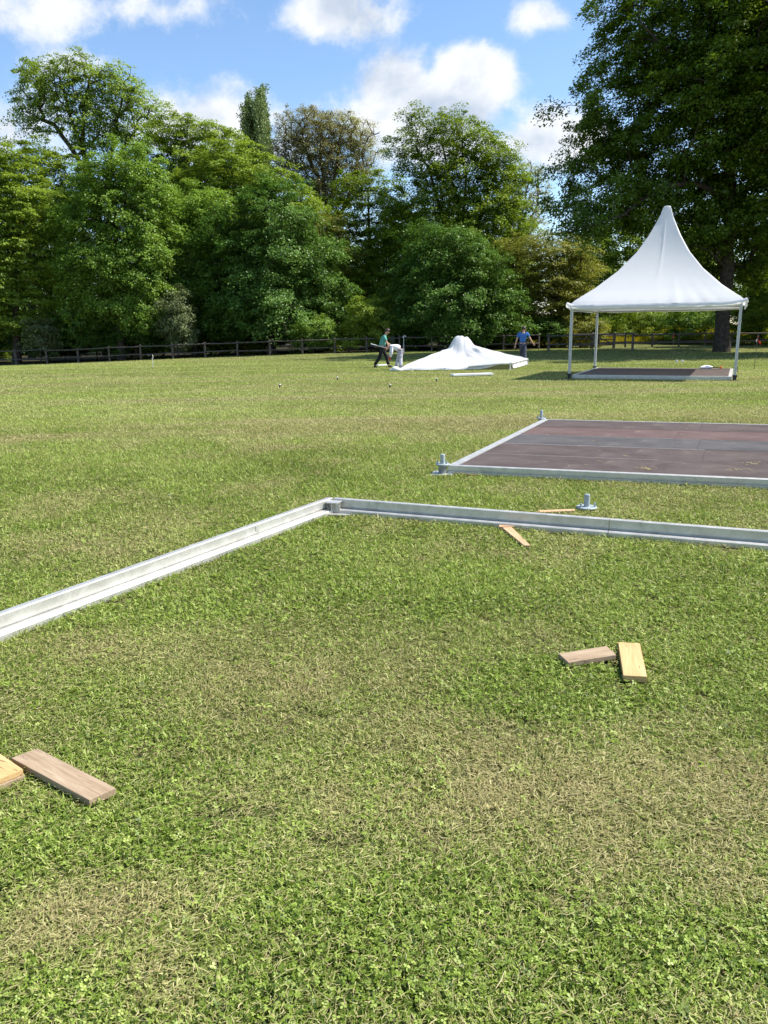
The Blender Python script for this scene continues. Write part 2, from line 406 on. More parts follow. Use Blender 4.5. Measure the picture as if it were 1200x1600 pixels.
LUSH_PATCH = [(300, 950, .9, .4, .7), (650, 920, 1.6, .6, .8), (180, 1310, .35, .14, .9), (600, 1440, .35, .12, .9), (950, 1500, .45, .14, 1), (760, 1400, .3, .1, .8), (900, 1080, .5, .3, .6),
              (1100, 950, .8, .5, .7), (600, 1540, .3, .1, .8), (80, 1560, .2, .1, .5), (320, 1330, .2, .1, .6), (480, 780, 1.4, .5, .5)]
TRACKS = [([(-160, 622), (0, 609), (130, 597), (290, 590), (420, 588)], .45, .45), ([(-160, 660), (0, 640), (150, 622), (330, 611), (600, 611), (900, 622), (1250, 640)], .35, .35), ([(-100, 632), (60, 618), (220, 606), (380, 600)], .35, -.35),
          ([(-200, 720), (0, 690), (250, 668), (520, 655), (800, 660)], .4, .3), ([(500, 600), (800, 606), (1250, 622)], .3, -.3)]
SCUFF = [(560, 655, 3.2, .28, .6), (720, 660, 2.6, .22, .7), (430, 668, 1.6, .2, .4), (250, 625, 3.0, .5, .35), (480, 700, .8, .2, .5), (620, 640, 5, .25, .3)]
BARE = [(1060, 952, .10, .035), (1080, 946, .07, .02), (700, 766, .12, .04), (840, 768, .10, .04), (630, 872, .09, .03), (1110, 1045, .05, .02), (950, 1230, .06, .02), (1000, 1225, .05, .012),
        (560, 657, .6, .07), (640, 655, .35, .06), (760, 660, .5, .06), (500, 700, .3, .07), (430, 838, .10, .05), (330, 820, .3, .05), (1150, 1235, .05, .02), (250, 1420, .04, .02), (210, 1555, .03, .015)]
def patch(x, y, lst):
    s = np.zeros(len(x))
    for px, py, a, b, w in lst:
        c = gnd(px, py); d = ((x - c[0]) / a) ** 2 + ((y - c[1]) / b) ** 2
        d = d + 1.1 * (fbm(x * 3.1, y * 3.1, 77) - .5)
        s = np.maximum(s, w * np.exp(-np.maximum(d, 0) * .9))
    return s
def dryness(x, y):
    n = fbm(x * 1.5, y * 1.5, 11) * .55 + fbm(x * .42 + 3, y * .42, 23) * .45
    d = sstep(n, .42, .66) * .62
    near = 1 - sstep(y, 6, 11)
    brk = .35 + 1.1 * sstep(fbm(x * 5.5, y * 5.5, 201, 4), .36, .64)
    d = d * (1 - .45 * near) + near * (.50 * patch(x, y, DRY_PATCH) * brk - .5 * patch(x, y, LUSH_PATCH))
    # mower lines across the far lawn
    st = fbm(x * .05 + .03 * y, y * .75 - x * .05, 41, 3)
    far = sstep(y, 8, 16)
    d = d * (1 - .55 * far) + far * (.55 * sstep(st, .45, .68) - .04)
    for pts, wd, am in TRACKS:                       # wheel and mower tracks across the far lawn
        W_ = np.array([gnd(*q) for q in pts]); yt = np.interp(x, W_[:, 0], W_[:, 1]); ok = (x > W_[0, 0]) & (x < W_[-1, 0])
        d = d + am * ok * np.exp(-((y - yt) / wd) ** 2) * (.5 + fbm(x * .9, y * .9, 301))
    for px, py, a, b, w in SCUFF:
        c = gnd(px, py); d = d + w * np.exp(-((x - c[0]) / a) ** 2 - ((y - c[1]) / b) ** 2)
    return np.clip(d, 0, 1)

def build_grass():
    rng = np.random.default_rng(4)
    vs, qs, tone, dry = [], [], [], []; off = [0]
    def emit(V, nper, quads, tn, dr):
        n = len(V); vs.append(V.reshape(-1, 3)); base = off[0] + np.arange(n)[:, None, None] * nper
        qs.append((base + np.array(quads)[None]).reshape(-1, 4)); tone.append(np.repeat(tn, nper)); dry.append(np.repeat(dr, nper)); off[0] += n * nper
    def scatter(y0, y1, rho):
        """random points, density rho(y) per m2 in the wedge the lawn is seen in (and a margin)"""
        hw = lambda y: .60 * y + 1.9
        g = np.linspace(y0, y1, 400); w = 2 * hw(g) * rho(g); cdf = np.concatenate([[0], np.cumsum((w[1:] + w[:-1]) / 2 * np.diff(g))])
        n = int(cdf[-1]); y = np.interp(rng.random(n) * cdf[-1], cdf, g); x = (rng.random(n) * 2 - 1) * hw(y)
        keep = np.ones(n, bool)
        for q in KEEP_OUT: keep &= ~inside(q, x, y)
        return x[keep], y[keep]
    rho = lambda y: 27000 * np.minimum(1, (3.0 / y) ** 1.62)
    # --- standing, bent blades
    x, y = scatter(.75, 60, rho); n = len(x); d = dryness(x, y)
    hole = fbm(x * 7, y * 7, 61, 3); keep = (hole > .29) | (y > 9)
    for px, py, a, b in BARE:
        c = gnd(px, py); keep &= ((x - c[0]) / a) ** 2 + ((y - c[1]) / b) ** 2 + 1.6 * (fbm(x * 14, y * 14, 63, 3) - .5) > .8
    x, y, d = x[keep], y[keep], d[keep]; n = len(x)
    lush = patch(x, y, LUSH_PATCH)
    scale = np.clip((y / 4.0), 1, 15) ** .46
    hgt = (.80 + .2 * sstep(y, 3, 8)) * (rng.uniform(.010, .034, n) + .012 * lush) * (1 - .35 * d) * (.75 + .5 * fbm(x * 4, y * 4, 31, 3)) * np.clip(scale, 1, 1.5)
    wid = rng.uniform(.0013, .0030, n) * scale * (1.08 + .20 * sstep(y, 3, 8))
    th = rng.uniform(0, 2 * np.pi, n); lean = np.abs(rng.normal(.98, .45, n)) + .12 * sstep(y, 6, 20); ph = th + rng.normal(np.pi / 2, .6, n)
    ca, sa = np.cos(th), np.sin(th); lx, ly = np.cos(ph) * np.sin(lean), np.sin(ph) * np.sin(lean); lz = np.cos(lean)
    z0 = terrain(x, y) + .001
    lift = np.where(rng.random(n) < .5, rng.uniform(0, .014, n), 0)
    B = np.stack([x, y, z0 + lift], -1); A = np.stack([ca, sa, 0 * ca], -1) * wid[:, None]
    L = np.stack([lx, ly, np.maximum(lz, .08)], -1) * hgt[:, None] * 1.25
    drop = np.stack([lx * .5, ly * .5, -.35 * np.ones(n)], -1) * hgt[:, None]
    mid = B + L * .55; tip = B + L + drop * rng.uniform(0, 1, n)[:, None]
    near = y < 7
    V = np.stack([B - A * .8, B + A * .8, mid + A, mid - A, tip + A * .2, tip - A * .2], 1)
    tn = np.clip(rng.beta(1.25, 1.5, n) * .96 + (fbm(x * .9, y * .9, 90) - .5) * .5 + (fbm(x * 6, y * 6, 95, 3) - .5) * .35 + .05 + .26 * sstep(y, 6, 20) + .55 * (fbm(x * .05 + .02 * y, y * .8 - x * .05, 43, 3) - .5) * sstep(y, 8, 16), 0, 1)
    dr = np.clip(d * rng.uniform(.3, 1.5, n) + (rng.random(n) < .09 + .25 * d) * .6, 0, 1)
    emit(V[near], 6, [[0, 1, 2, 3], [3, 2, 4, 5]], tn[near], dr[near])
    f = ~near; V4 = np.stack([B - A * .8, B + A * .8, tip + A * .45, tip - A * .45], 1)
    emit(V4[f], 4, [[0, 1, 2, 3]], tn[f], dr[f])
    # --- mown clippings lying on top
    x, y = scatter(.75, 16, lambda q: 17000 * np.minimum(1, (2.6 / q) ** 2)); d = dryness(x, y)
    mat = sstep(fbm(x * 2.3, y * 2.3, 140), .38, .7)
    k = rng.random(len(x)) < np.clip(.24 + .70 * d + .40 * mat * (1 - patch(x, y, LUSH_PATCH)), 0, 1); x, y, d = x[k], y[k], d[k]; n = len(x)
    sc = np.clip(y / 3.2, 1, 5) ** .7
    ln = rng.uniform(.007, .030, n) * np.where(rng.random(n) < .10, 2.1, 1) * sc ** .6; w = rng.uniform(.0006, .0015, n) * sc
    flow = fbm(x * .9, y * .9, 150) * 9; a = np.where(rng.random(n) < .45, flow + rng.normal(0, .5, n), rng.uniform(0, 2 * np.pi, n))
    tl = rng.normal(0, .22, n)
    D = np.stack([np.cos(a) * np.cos(tl), np.sin(a) * np.cos(tl), np.sin(tl)], -1) * (ln / 2)[:, None]
    A = np.stack([-np.sin(a), np.cos(a), rng.normal(0, .35, n)], -1) * w[:, None]
    bend = np.stack([-np.sin(a), np.cos(a), .3 * np.ones(n)], -1) * (ln * rng.normal(0, .14, n))[:, None]
    Cc = np.stack([x, y, terrain(x, y) + rng.uniform(.008, .032, n) + np.abs(D[:, 2])], -1)
    V = np.stack([Cc - D - A * .6, Cc - D + A * .6, Cc + bend + A, Cc + bend - A, Cc + D + A * .5, Cc + D - A * .5], 1)
    emit(V, 6, [[0, 1, 2, 3], [3, 2, 4, 5]], np.clip(rng.beta(2.2, 2.0, n), 0, 1), np.clip(rng.uniform(.35, 1.1, n) + .2 * d, 0, 1))
    # --- clover and broad little weeds
    x, y = scatter(.75, 9, lambda q: 7500 * np.minimum(1, (2.6 / q) ** 2)); d = dryness(x, y); lush = patch(x, y, LUSH_PATCH)
    k = rng.random(len(x)) < np.clip((.10 + 1.0 * lush + .5 * sstep(fbm(x * 2.7, y * 2.7, 160), .5, .72)) * (1 - d), 0, 1) * .8; x, y = x[k], y[k]; n = len(x)
    sc = np.clip(y / 3.0, 1, 3) ** .6; zc = terrain(x, y) + rng.uniform(.012, .036, n); a0 = rng.uniform(0, 2 * np.pi, n); size = rng.uniform(.0030, .0066, n) * sc
    tx, ty = rng.normal(0, .35, n), rng.normal(0, .35, n); tn = np.clip(rng.normal(.46, .27, n), 0, 1)
    for j in range(3):
        a = a0 + j * 2.094 + rng.normal(0, .12, n); e = np.stack([np.cos(a), np.sin(a)], -1); q = np.stack([-np.sin(a), np.cos(a)], -1)
        def pt(l, s):
            p = e * (l * size)[:, None] + q * (s * size)[:, None]
            return np.stack([x + p[:, 0], y + p[:, 1], zc + p[:, 0] * tx + p[:, 1] * ty + .12 * abs(s) * size], -1)
        V = np.stack([pt(.05, 0), pt(.75, .62), pt(1.5, .6), pt(1.75, 0), pt(1.5, -.6), pt(.75, -.62)], 1)
        emit(V, 6, [[0, 1, 2, 3], [0, 3, 4, 5]], np.clip(tn + rng.normal(0, .08, n), 0, 1), np.zeros(n))
    # --- rosettes of broad weed leaves
    x, y = scatter(.9, 8, lambda q: 16 + 0 * q); n = len(x); kx = np.repeat(np.arange(n), 6); m = len(kx); a = rng.uniform(0, 6.28, n)[kx] + np.tile(np.arange(6), n) * 1.047 + rng.normal(0, .25, m)
    ln = rng.uniform(.018, .042, n)[kx] * rng.uniform(.6, 1.2, m); w = ln * rng.uniform(.14, .24, m); up_ = rng.uniform(.1, .7, m); zb = terrain(x, y)[kx] + .008
    e = np.stack([np.cos(a), np.sin(a), 0 * a], -1); q = np.stack([-np.sin(a), np.cos(a), 0 * a], -1); B = np.stack([x[kx], y[kx], zb], -1)
    mid = B + e * (ln * .6)[:, None]; mid[:, 2] += ln * .5 * up_ + .006; tip = B + e * ln[:, None]; tip[:, 2] += ln * .4 * up_ + .004; qw = q * w[:, None]
    emit(np.stack([B - qw * .25, B + qw * .25, mid + qw, mid - qw, tip + qw * .3, tip - qw * .3], 1), 6, [[0, 1, 2, 3], [3, 2, 4, 5]], np.clip(rng.normal(.55, .2, n)[kx] + rng.normal(0, .06, m), 0, 1), (rng.random(m) < .06) * .8)
    # --- a few dry wisps blown onto the board floor
    x, y, cw = [], [], []
    for (u, v, k, sp) in ((2.2, .35, 34, .06), (3.3, 1.0, 22, .10), (3.2, .5, 16, .1), (2.5, 3.2, 30, 1.2), (1.6, .5, 10, .5)):
        q = P2 + PU * u + PV * v; x += list(q[0] + rng.normal(0, sp, k)); y += list(q[1] + rng.normal(0, sp * .6, k))
    x, y = np.array(x), np.array(y); n = len(x); a = rng.uniform(0, 6.28, n); ln = rng.uniform(.03, .09, n); w = rng.uniform(.002, .004, n)
    D = np.stack([np.cos(a), np.sin(a), 0 * a], -1) * (ln / 2)[:, None]; A = np.stack([-np.sin(a), np.cos(a), .2 + 0 * a], -1) * w[:, None]; Cc = np.stack([x, y, .112 + rng.uniform(0, .01, n)], -1)
    emit(np.stack([Cc - D - A, Cc - D + A, Cc + A * 2, Cc, Cc + D + A, Cc + D], 1), 6, [[0, 1, 2, 3], [3, 2, 4, 5]], rng.uniform(.2, .9, n), np.ones(n))
    me = quad_mesh('grass', np.concatenate(vs), np.concatenate(qs), {'tone': np.concatenate(tone), 'dry': np.concatenate(dry)})
    o = tag(link_mesh('grass', me, M['grass']), 'short mown lawn with dry clippings and clover patches', 'grass', kind='stuff')
    print('grass quads', len(me.polygons))


# ------------------------------------------------------------------ trees
class Tree:
    """skeleton grown to leaf clumps, then limbs as tapered tubes and leaves as small folded blades"""
    def __init__(s, seed): s.rng = np.random.default_rng(seed); s.nodes = []; s.par = []; s.rad0 = []; s.clumps = []
    def path(s, pts, r0=0.0, attach=None, seg=1.0):
        """add a polyline of nodes; attach: index of the parent node of the first point"""
        prev = attach if attach is not None else -1; idx = []
        for i, p in enumerate(pts):
            if i == 0:
                if prev == -1 or np.linalg.norm(np.array(p) - s.nodes[prev]) > 1e-3:
                    s.nodes.append(np.array(p, float)); s.par.append(prev); prev = len(s.nodes) - 1; idx.append(prev)
                continue
            a = s.nodes[prev]; b = np.array(p, float); k = max(1, int(np.linalg.norm(b - a) / seg))
            for j in range(1, k + 1):
                q = a + (b - a) * j / k + s.rng.normal(0, .05 * seg, 3) * (j < k)
                s.nodes.append(q); s.par.append(prev); prev = len(s.nodes) - 1; idx.append(prev)
        return idx
    def fill(s, ells, n, mind, shell=2.0, wob=.25, stray=.30):
        """clump centres in a union of ellipsoids, thinned, kept towards the outside"""
        got = []; w = np.array([e[3] * e[4] + e[4] * e[5] + e[3] * e[5] for e in ells], float); w /= w.sum(); tries = 0
        ph = s.rng.uniform(0, 6.28, 6)
        while len(got) < n and tries < n * 25:
            tries += 1; e = ells[s.rng.choice(len(ells), p=w)]
            d = s.rng.normal(0, 1, 3); d /= np.linalg.norm(d); t = s.rng.random() ** (1 / (1 + shell))
            k = 1 + wob * (math.sin(3 * d[0] + ph[0]) * math.sin(2.6 * d[1] + ph[1]) + .7 * math.sin(5 * d[2] + ph[2] + 2 * d[0]) + .5 * math.sin(7 * d[1] + ph[3]) * math.sin(6 * d[0] + ph[4]))
            p = np.array(e[:3]) + d * t * k * np.array(e[3:6])
            if got and np.min(np.sum(((np.array(got) - p) * (1, 1, 1.35)) ** 2, 1)) < mind * mind: continue
            got.append(p)
        c0 = np.mean([e[:3] for e in ells], 0); k = len(got); add = []
        for i in s.rng.choice(k, int(k * stray), replace=False):
            e = min(ells, key=lambda e: np.sum(((got[i] - np.array(e[:3])) / np.array(e[3:6])) ** 2)); d = got[i] - np.array(e[:3]); L = np.linalg.norm(d)
            if L < .5: continue
            add.append(got[i] + d / L * s.rng.uniform(.35, .85) * mind + s.rng.normal(0, .15, 3))
        s.clumps += got + add; s.small = [False] * len(got) + [True] * len(add); s.small_id = {id(q) for q in add}; return got
    def grow(s, pts=None):
        pts = s.clumps if pts is None else pts
        top = s.nodes[0]; pts = sorted(pts, key=lambda p: np.min(np.linalg.norm(np.array(s.nodes) - p, axis=1)))
        s.tips = []
        for p in pts:
            N = np.array(s.nodes); v = p - N; d = np.linalg.norm(v, axis=1)
            cost = d + 1.5 * np.maximum(0, N[:, 2] - p[2] + .25 * np.hypot(v[:, 0], v[:, 1]) * .6) + .25 * np.hypot(v[:, 0], v[:, 1]) * 0
            j = int(np.argmin(cost)); a = s.nodes[j]; L = np.linalg.norm(p - a); k = max(2, int(L / 1.1)); prev = j
            for i in range(1, k + 1):
                t = i / k; q = a + (p - a) * t; q[2] += .10 * L * math.sin(math.pi * t) * (1 if p[2] > a[2] else -.4)
                if i < k: q += s.rng.normal(0, .07 * L / k + .05, 3)
                s.nodes.append(q); s.par.append(prev); prev = len(s.nodes) - 1
            if id(p) not in s.small_id: s.tips.append(prev)
    def radii(s, tip=.018, power=2.25, scale=1.0):
        n = len(s.nodes); acc = np.zeros(n); kids = np.zeros(n, int)
        for i in range(n):
            if s.par[i] >= 0: kids[s.par[i]] += 1
        acc[kids == 0] = tip ** power
        for i in range(n - 1, -1, -1):
            if s.par[i] >= 0: acc[s.par[i]] += acc[i]
        return np.maximum(tip, acc ** (1 / power)) * scale
    def wood(s, trunk_r, tip=.016, rmin=.0, flare=1.35):
        r = s.radii(tip); k = trunk_r / r[0]; r = tip + (r - tip) * (trunk_r - tip) / max(r[0] - tip, 1e-6)
        V, Q = [], []; b = 0
        N = np.array(s.nodes); base_z = N[0][2]
        for i in range(len(N)):
            j = s.par[i]
            if j < 0 or r[i] < rmin: continue
            a, c = N[j], N[i]; d = c - a; L = np.linalg.norm(d)
            if L < 1e-4: continue
            d = d / L; e = np.cross(d, (1, 0, 0) if abs(d[0]) < .8 else (0, 1, 0)); e /= np.linalg.norm(e); f = np.cross(d, e)
            n = 10 if r[i] > .18 else 7 if r[i] > .07 else 4
            t = np.arange(n) * 2 * np.pi / n; ring = np.cos(t)[:, None] * e + np.sin(t)[:, None] * f
            ra = min(r[j], r[i] * 1.35); rb = r[i]
            if a[2] - base_z < .6 and trunk_r > .2 and r[i] > .6 * trunk_r: ra *= flare
            V += [a - d * ra * .25 + ring * ra, c + ring * rb]; k0 = np.arange(n); k1 = (k0 + 1) % n
            Q.append(np.stack([b + k0, b + k1, b + n + k1, b + n + k0], -1)); b += 2 * n
        return np.concatenate(V), np.concatenate(Q)
    def leaves(s, per, leaf, cr, flat=.5, hueamp=.25, up_bias=.6, droop=.15, centre=None, long=1.0):
        rng = s.rng; P = np.array(s.clumps); n = len(P); cen = P.mean(0) if centre is None else np.array(centre)
        k = (rng.poisson(per, n) * np.where(np.array(s.small), .3, 1)).astype(int).clip(3); idx = np.repeat(np.arange(n), k); m = len(idx)
        sm = np.array(s.small); cs = np.where(sm, rng.uniform(.3, .6, n), rng.uniform(.6, 1.35, n)); rad = (cs * cr)[idx]
        d = rng.normal(0, 1, (m, 3)); d /= np.linalg.norm(d, axis=1)[:, None]; d[:, 2] = np.where(rng.random(m) < .45, np.abs(d[:, 2]), d[:, 2])
        t = rng.random(m) ** .42; off = d * (t * rad)[:, None]; off[:, 2] *= flat
        # each clump is itself made of a few sprays
        sp = rng.normal(0, .42, (n, 5, 3)); which = rng.integers(0, 5, m); off = off * .62 + sp[idx, which] * rad[:, None] * np.array([1, 1, flat])
        out = (P[idx] - cen); out[:, 2] *= .4; out /= np.linalg.norm(out, axis=1)[:, None] + 1e-6
        off[:, 2] -= droop * np.sum(off * out, 1).clip(0)
        c = P[idx] + off
        nrm = np.array([0, 0, up_bias * 1.35]) + out * .4 + rng.normal(0, .42, (m, 3)); nrm /= np.linalg.norm(nrm, axis=1)[:, None]
        ax = rng.normal(0, 1, (m, 3)) + out * .5; ax[:, 2] -= .35; ax -= nrm * np.sum(ax * nrm, 1)[:, None]; ax /= np.linalg.norm(ax, axis=1)[:, None]
        sd = np.cross(nrm, ax); L = (rng.uniform(.6, 1.35, m) * leaf)[:, None]; w = L * rng.uniform(.26, .42, m)[:, None] / long
        fold = nrm * L * .10
        V = np.stack([c - ax * L * .5, c - ax * L * .05 + sd * w + fold, c + ax * L * .5 - fold, c + ax * L * .02 - sd * w + fold], 1).reshape(-1, 3)
        Q = np.arange(4 * m).reshape(-1, 4)
        hue = (rng.normal(0, hueamp * .5, n))[idx]
        tone = np.repeat(np.clip(.5 + hue + rng.normal(0, .2, m), 0, 1), 4)
        return V, Q, tone

LEAF = {
    'lime':   leafy('leaf_lime', (0.118, 0.186, 0.020), (0.205, 0.302, 0.039), (0.333, 0.424, 0.070), .38),
    'ash':    leafy('leaf_ash_green', (0.100, 0.182, 0.023), (0.174, 0.285, 0.037), (0.276, 0.410, 0.063), .34),
    'fresh':  leafy('leaf_fresh_green', (0.115, 0.187, 0.016), (0.199, 0.290, 0.028), (0.320, 0.404, 0.045), .36),
    'dark':   leafy('leaf_dark_green', (0.054, 0.114, 0.016), (0.088, 0.179, 0.026), (0.155, 0.266, 0.044), .25),
    'mid':    leafy('leaf_mid_green', (0.097, 0.160, 0.012), (0.165, 0.249, 0.017), (0.279, 0.361, 0.026), .30),
    'oak':    leafy('leaf_oak_green', (0.055, 0.106, 0.008), (0.095, 0.160, 0.011), (0.165, 0.239, 0.016), .34),
    'poplar': leafy('leaf_grey_green', (0.084, 0.134, 0.039), (0.137, 0.196, 0.063), (0.207, 0.277, 0.098), .25),
    'copper': leafy('leaf_copper', (0.189, 0.138, 0.058), (0.300, 0.254, 0.099), (0.309, 0.346, 0.099), .35),
    'yellow': leafy('leaf_yellow_green', (0.132, 0.154, 0.021), (0.221, 0.236, 0.035), (0.327, 0.325, 0.062), .36),
    'elder':  leafy('leaf_dull_olive', (0.088, 0.112, 0.042), (0.142, 0.175, 0.068), (0.201, 0.245, 0.105), .25),
    'pale':   leafy('leaf_pale_green', (0.192, 0.226, 0.103), (0.294, 0.331, 0.176), (0.470, 0.512, 0.323), .4),
}

def px_ells(ells, Y, depth=1.0, cr=1.0):
    """crown lobes measured in the photograph, turned into metres at their distance"""
    out = []
    for e in ells:
        px, py, a, b = e[:4]; dy = e[4] if len(e) > 4 else 0.0
        c = at(px, py, Y + dy); s = (Y + dy) / F_PX; k = .55 * cr * F_PX / (Y + dy); a = max(.5 * a, a - k); b = max(.5 * b, b - .75 * k)
        out.append((c[0], c[1], c[2], a * s, max(a, b) * .85 * s * depth, b * s))
    return out
def tree(name, label, cat, Y, trunk_px, ells, n, mind, leaf, per, cr, mat, seed, trunk_r=.22, bark='bark', group=None, flat=.5, shell=2.0, limbs=(), wob=.22, tip=.016,
         rmin=0.0, up=.6, depth=1.0, droop=.15, twig=0, long=1.0, stray=.30):
    """trunk_px: (x, y) points up the trunk in the photograph; limbs: lists of the same kind"""
    leaf *= .80; per *= 2.6; t = Tree(seed); base = at(trunk_px[0][0], trunk_px[0][1], Y); base[2] = tz(base[0], base[1]) - .15
    pts = [base] + [at(p[0], p[1], Y + (p[2] if len(p) > 2 else 0)) for p in trunk_px[1:]]
    t.path(pts, seg=1.2)
    for lb in limbs:
        q = [at(p[0], p[1], Y + (p[2] if len(p) > 2 else 0)) for p in lb]
        j = int(np.argmin(np.linalg.norm(np.array(t.nodes) - q[0], axis=1))); t.path([t.nodes[j]] + q[1:], attach=j, seg=1.0)
    E = px_ells(ells, Y, depth, cr); t.fill(E, n, mind, shell, wob, stray)
    for nd in [i for i in range(len(t.nodes))]: pass
    t.grow()
    if twig:
        ext = []
        for ti in list(t.tips):
            for _ in range(twig):
                d = t.rng.normal(0, 1, 3); d[2] = abs(d[2]) * .8 + .1; d /= np.linalg.norm(d)
                t.nodes.append(t.nodes[ti] + d * cr * t.rng.uniform(.4, .8)); t.par.append(ti)
    root = empty(name, base, label, cat, group); root.location = base
    V, Q = t.wood(trunk_r, tip, rmin); link_mesh('trunk', quad_mesh('trunk', V - base, Q, smooth=True), M[bark], root)
    V, Q, tone = t.leaves(per, leaf, cr, flat, up_bias=up, droop=droop, long=long)
    link_mesh('crown', quad_mesh('crown', V - base, Q, {'tone': tone}), LEAF[mat], root)
    return root

G_EDGE = 'trees along the wood edge'
# the big oaks whose crowns hang over the meadow
tree('oak_tree', 'huge dark oak with a thick trunk and spreading limbs towering behind the white pagoda tent', 'tree', 49,
     [(1129, 532), (1131, 470), (1137, 420), (1141, 350), (1140, 270), (1145, 165), (1150, 60), (1152, -60), (1160, -150)],
     [(1060, 150, 160, 150), (1125, -20, 165, 120), (1015, 60, 80, 95), (935, 255, 74, 80), (955, 325, 108, 56, -2), (905, 350, 60, 30, -4), (985, 250, 70, 70), (1090, 330, 120, 85), (962, 50, 40, 50), (928, 88, 30, 26), (1000, 130, 80, 80), (1170, 250, 120, 170, 3), (1170, 60, 150, 160, 2),
      (1075, 420, 85, 50, 2), (1175, 400, 60, 70, 3)],
     760, .95, .21, 150, 1.02, 'oak', 11, .42, stray=.10, flat=.72, droop=.35, shell=1.0, wob=.18, depth=.95,
     limbs=[[(1141, 310), (1090, 288, -1), (1045, 290, -2), (1010, 308, -3), (975, 335, -4), (925, 352, -5), (870, 364, -5)], [(1145, 165), (1104, 140, -1), (1060, 95, -2), (1010, 45, -3)],
            [(1145, 180), (1170, 120, 1), (1205, 60, 2)], [(1140, 300), (1105, 300, -2), (1085, 285, -3)], [(1137, 420), (1105, 390, -2), (1060, 380, -3)]])
tree('oak_tree', 'oak beyond the frame edge whose thick curved limb reaches in over the tent', 'tree', 45,
     [(1345, 545), (1340, 460), (1335, 380), (1330, 280), (1335, 150), (1340, 0), (1350, -140)],
     [(1340, 0, 190, 190), (1250, 90, 120, 120), (1180, 160, 90, 90), (1230, 330, 70, 60), (1330, 260, 140, 110), (1110, 120, 60, 70), (1420, 150, 150, 160)],
     330, 1.2, .23, 130, 1.15, 'oak', 12, .52, shell=1.3, depth=.9,
     limbs=[[(1330, 350), (1255, 320, 3), (1200, 285, 4), (1157, 252, 5), (1104, 224, 5), (1086, 180, 5), (1080, 130, 5), (1085, 70, 5)], [(1330, 280), (1280, 200), (1240, 120)]])

# the wood edge, from the far end of the fence
tree('ash_tree', 'tall open light green tree with forked bare stems rising above the whole wood edge', 'tree', 80,
     [(168, 548), (160, 400), (147, 290), (128, 230), (108, 175), (92, 120)],
     [(75, 135, 52, 42), (45, 170, 36, 34), (125, 115, 45, 34), (165, 150, 50, 48), (200, 165, 42, 52), (150, 205, 55, 30), (30, 160, 22, 22), (215, 215, 34, 32), (85, 185, 30, 22), (110, 150, 40, 40)],
     330, 1.1, .24, 74, 1.15, 'lime', 21, .42, group=None, flat=.5, shell=1.2, depth=.8, droop=.35, twig=2,
     limbs=[[(165, 470), (171, 330), (171, 260), (182, 200), (195, 130)], [(147, 290), (120, 245), (85, 195), (45, 175)], [(171, 270), (190, 235), (215, 200)], [(128, 230), (130, 180), (140, 120)]])
tree('poplar_tree', 'slim grey green columnar poplar standing high behind the wood edge', 'tree', 100,
     [(402, 545), (402, 400), (403, 280), (403, 220), (404, 150)],
     [(390, 212, 8, 50), (391, 180, 6, 34), (409, 200, 10, 58), (410, 165, 7, 30), (401, 255, 17, 40), (416, 230, 7, 40), (403, 290, 18, 34), (410, 148, 4, 14)],
     420, .52, .25, 36, .5, 'poplar', 22, .34, stray=.05, flat=1.4, shell=.4, wob=.15, up=.1, depth=1.1, droop=0, limbs=[[(402, 330), (391, 240), (389, 165)], [(402, 310), (413, 240), (413, 146)]])
tree('poplar_tree', 'stubby poplar spire, the low one just beside the tall columnar poplar', 'tree', 101,
     [(376, 545), (376, 400), (376, 230)], [(376, 238, 8, 22), (378, 265, 11, 26)], 40, .85, .26, 60, .8, 'poplar', 23, .25, flat=1.0, shell=.6, up=.1, droop=0)
tree('maple_tree', 'round copper brown crown on a bare forked trunk above the green trees', 'tree', 84,
     [(512, 548), (512, 420), (513, 335), (520, 290), (528, 240), (535, 200)],
     [(495, 218, 60, 44), (463, 225, 40, 42), (538, 225, 52, 48), (560, 252, 32, 42), (490, 255, 62, 42), (528, 285, 56, 38), (505, 195, 50, 26), (446, 250, 24, 32)],
     430, .95, .15, 95, .95, 'copper', 24, .36, flat=.6, shell=1.2, wob=.12, twig=3, tip=.022, depth=.9,
     limbs=[[(513, 335), (500, 280), (480, 240), (462, 205)], [(512, 380), (535, 330), (552, 290), (560, 250)], [(513, 340), (503, 260), (500, 195)]])
tree('oak_tree', 'broad green oak with uneven top and crooked limbs standing behind the collapsed canvas', 'tree', 67,
     [(705, 548), (708, 460), (712, 400), (722, 340), (728, 280), (722, 220)],
     [(668, 210, 44, 34), (636, 238, 40, 26), (705, 212, 54, 38), (748, 245, 60, 48), (690, 270, 60, 46), (775, 268, 50, 52), (735, 320, 78, 54), (655, 330, 54, 42), (700, 375, 92, 58), (775, 345, 60, 54), (745, 420, 90, 66), (795, 305, 34, 44),
      (655, 188, 28, 22), (640, 380, 50, 50)],
     600, .9, .20, 95, .95, 'mid', 125, .40, stray=.12, flat=.62, shell=1.0, wob=.34, depth=.7,
     limbs=[[(712, 400), (690, 330), (670, 265), (650, 230)], [(712, 390), (755, 330), (775, 270)], [(722, 340), (700, 270), (690, 220)], [(708, 440), (770, 400), (800, 350)]])
tree('robinia_tree', 'thin pale tree with see through crown between the green oak and the big dark oak', 'tree', 84,
     [(815, 545), (812, 420), (812, 350), (822, 300), (830, 260)],
     [(812, 280, 34, 30), (838, 290, 22, 34), (800, 325, 34, 38), (832, 335, 30, 38), (815, 380, 40, 36), (812, 250, 14, 12)],
     170, .95, .16, 40, .95, 'pale', 26, .26, bark='bark_pale', flat=.5, shell=1.2, twig=5, tip=.020, limbs=[[(812, 360), (795, 310), (800, 265)], [(812, 370), (840, 320), (842, 270)]])
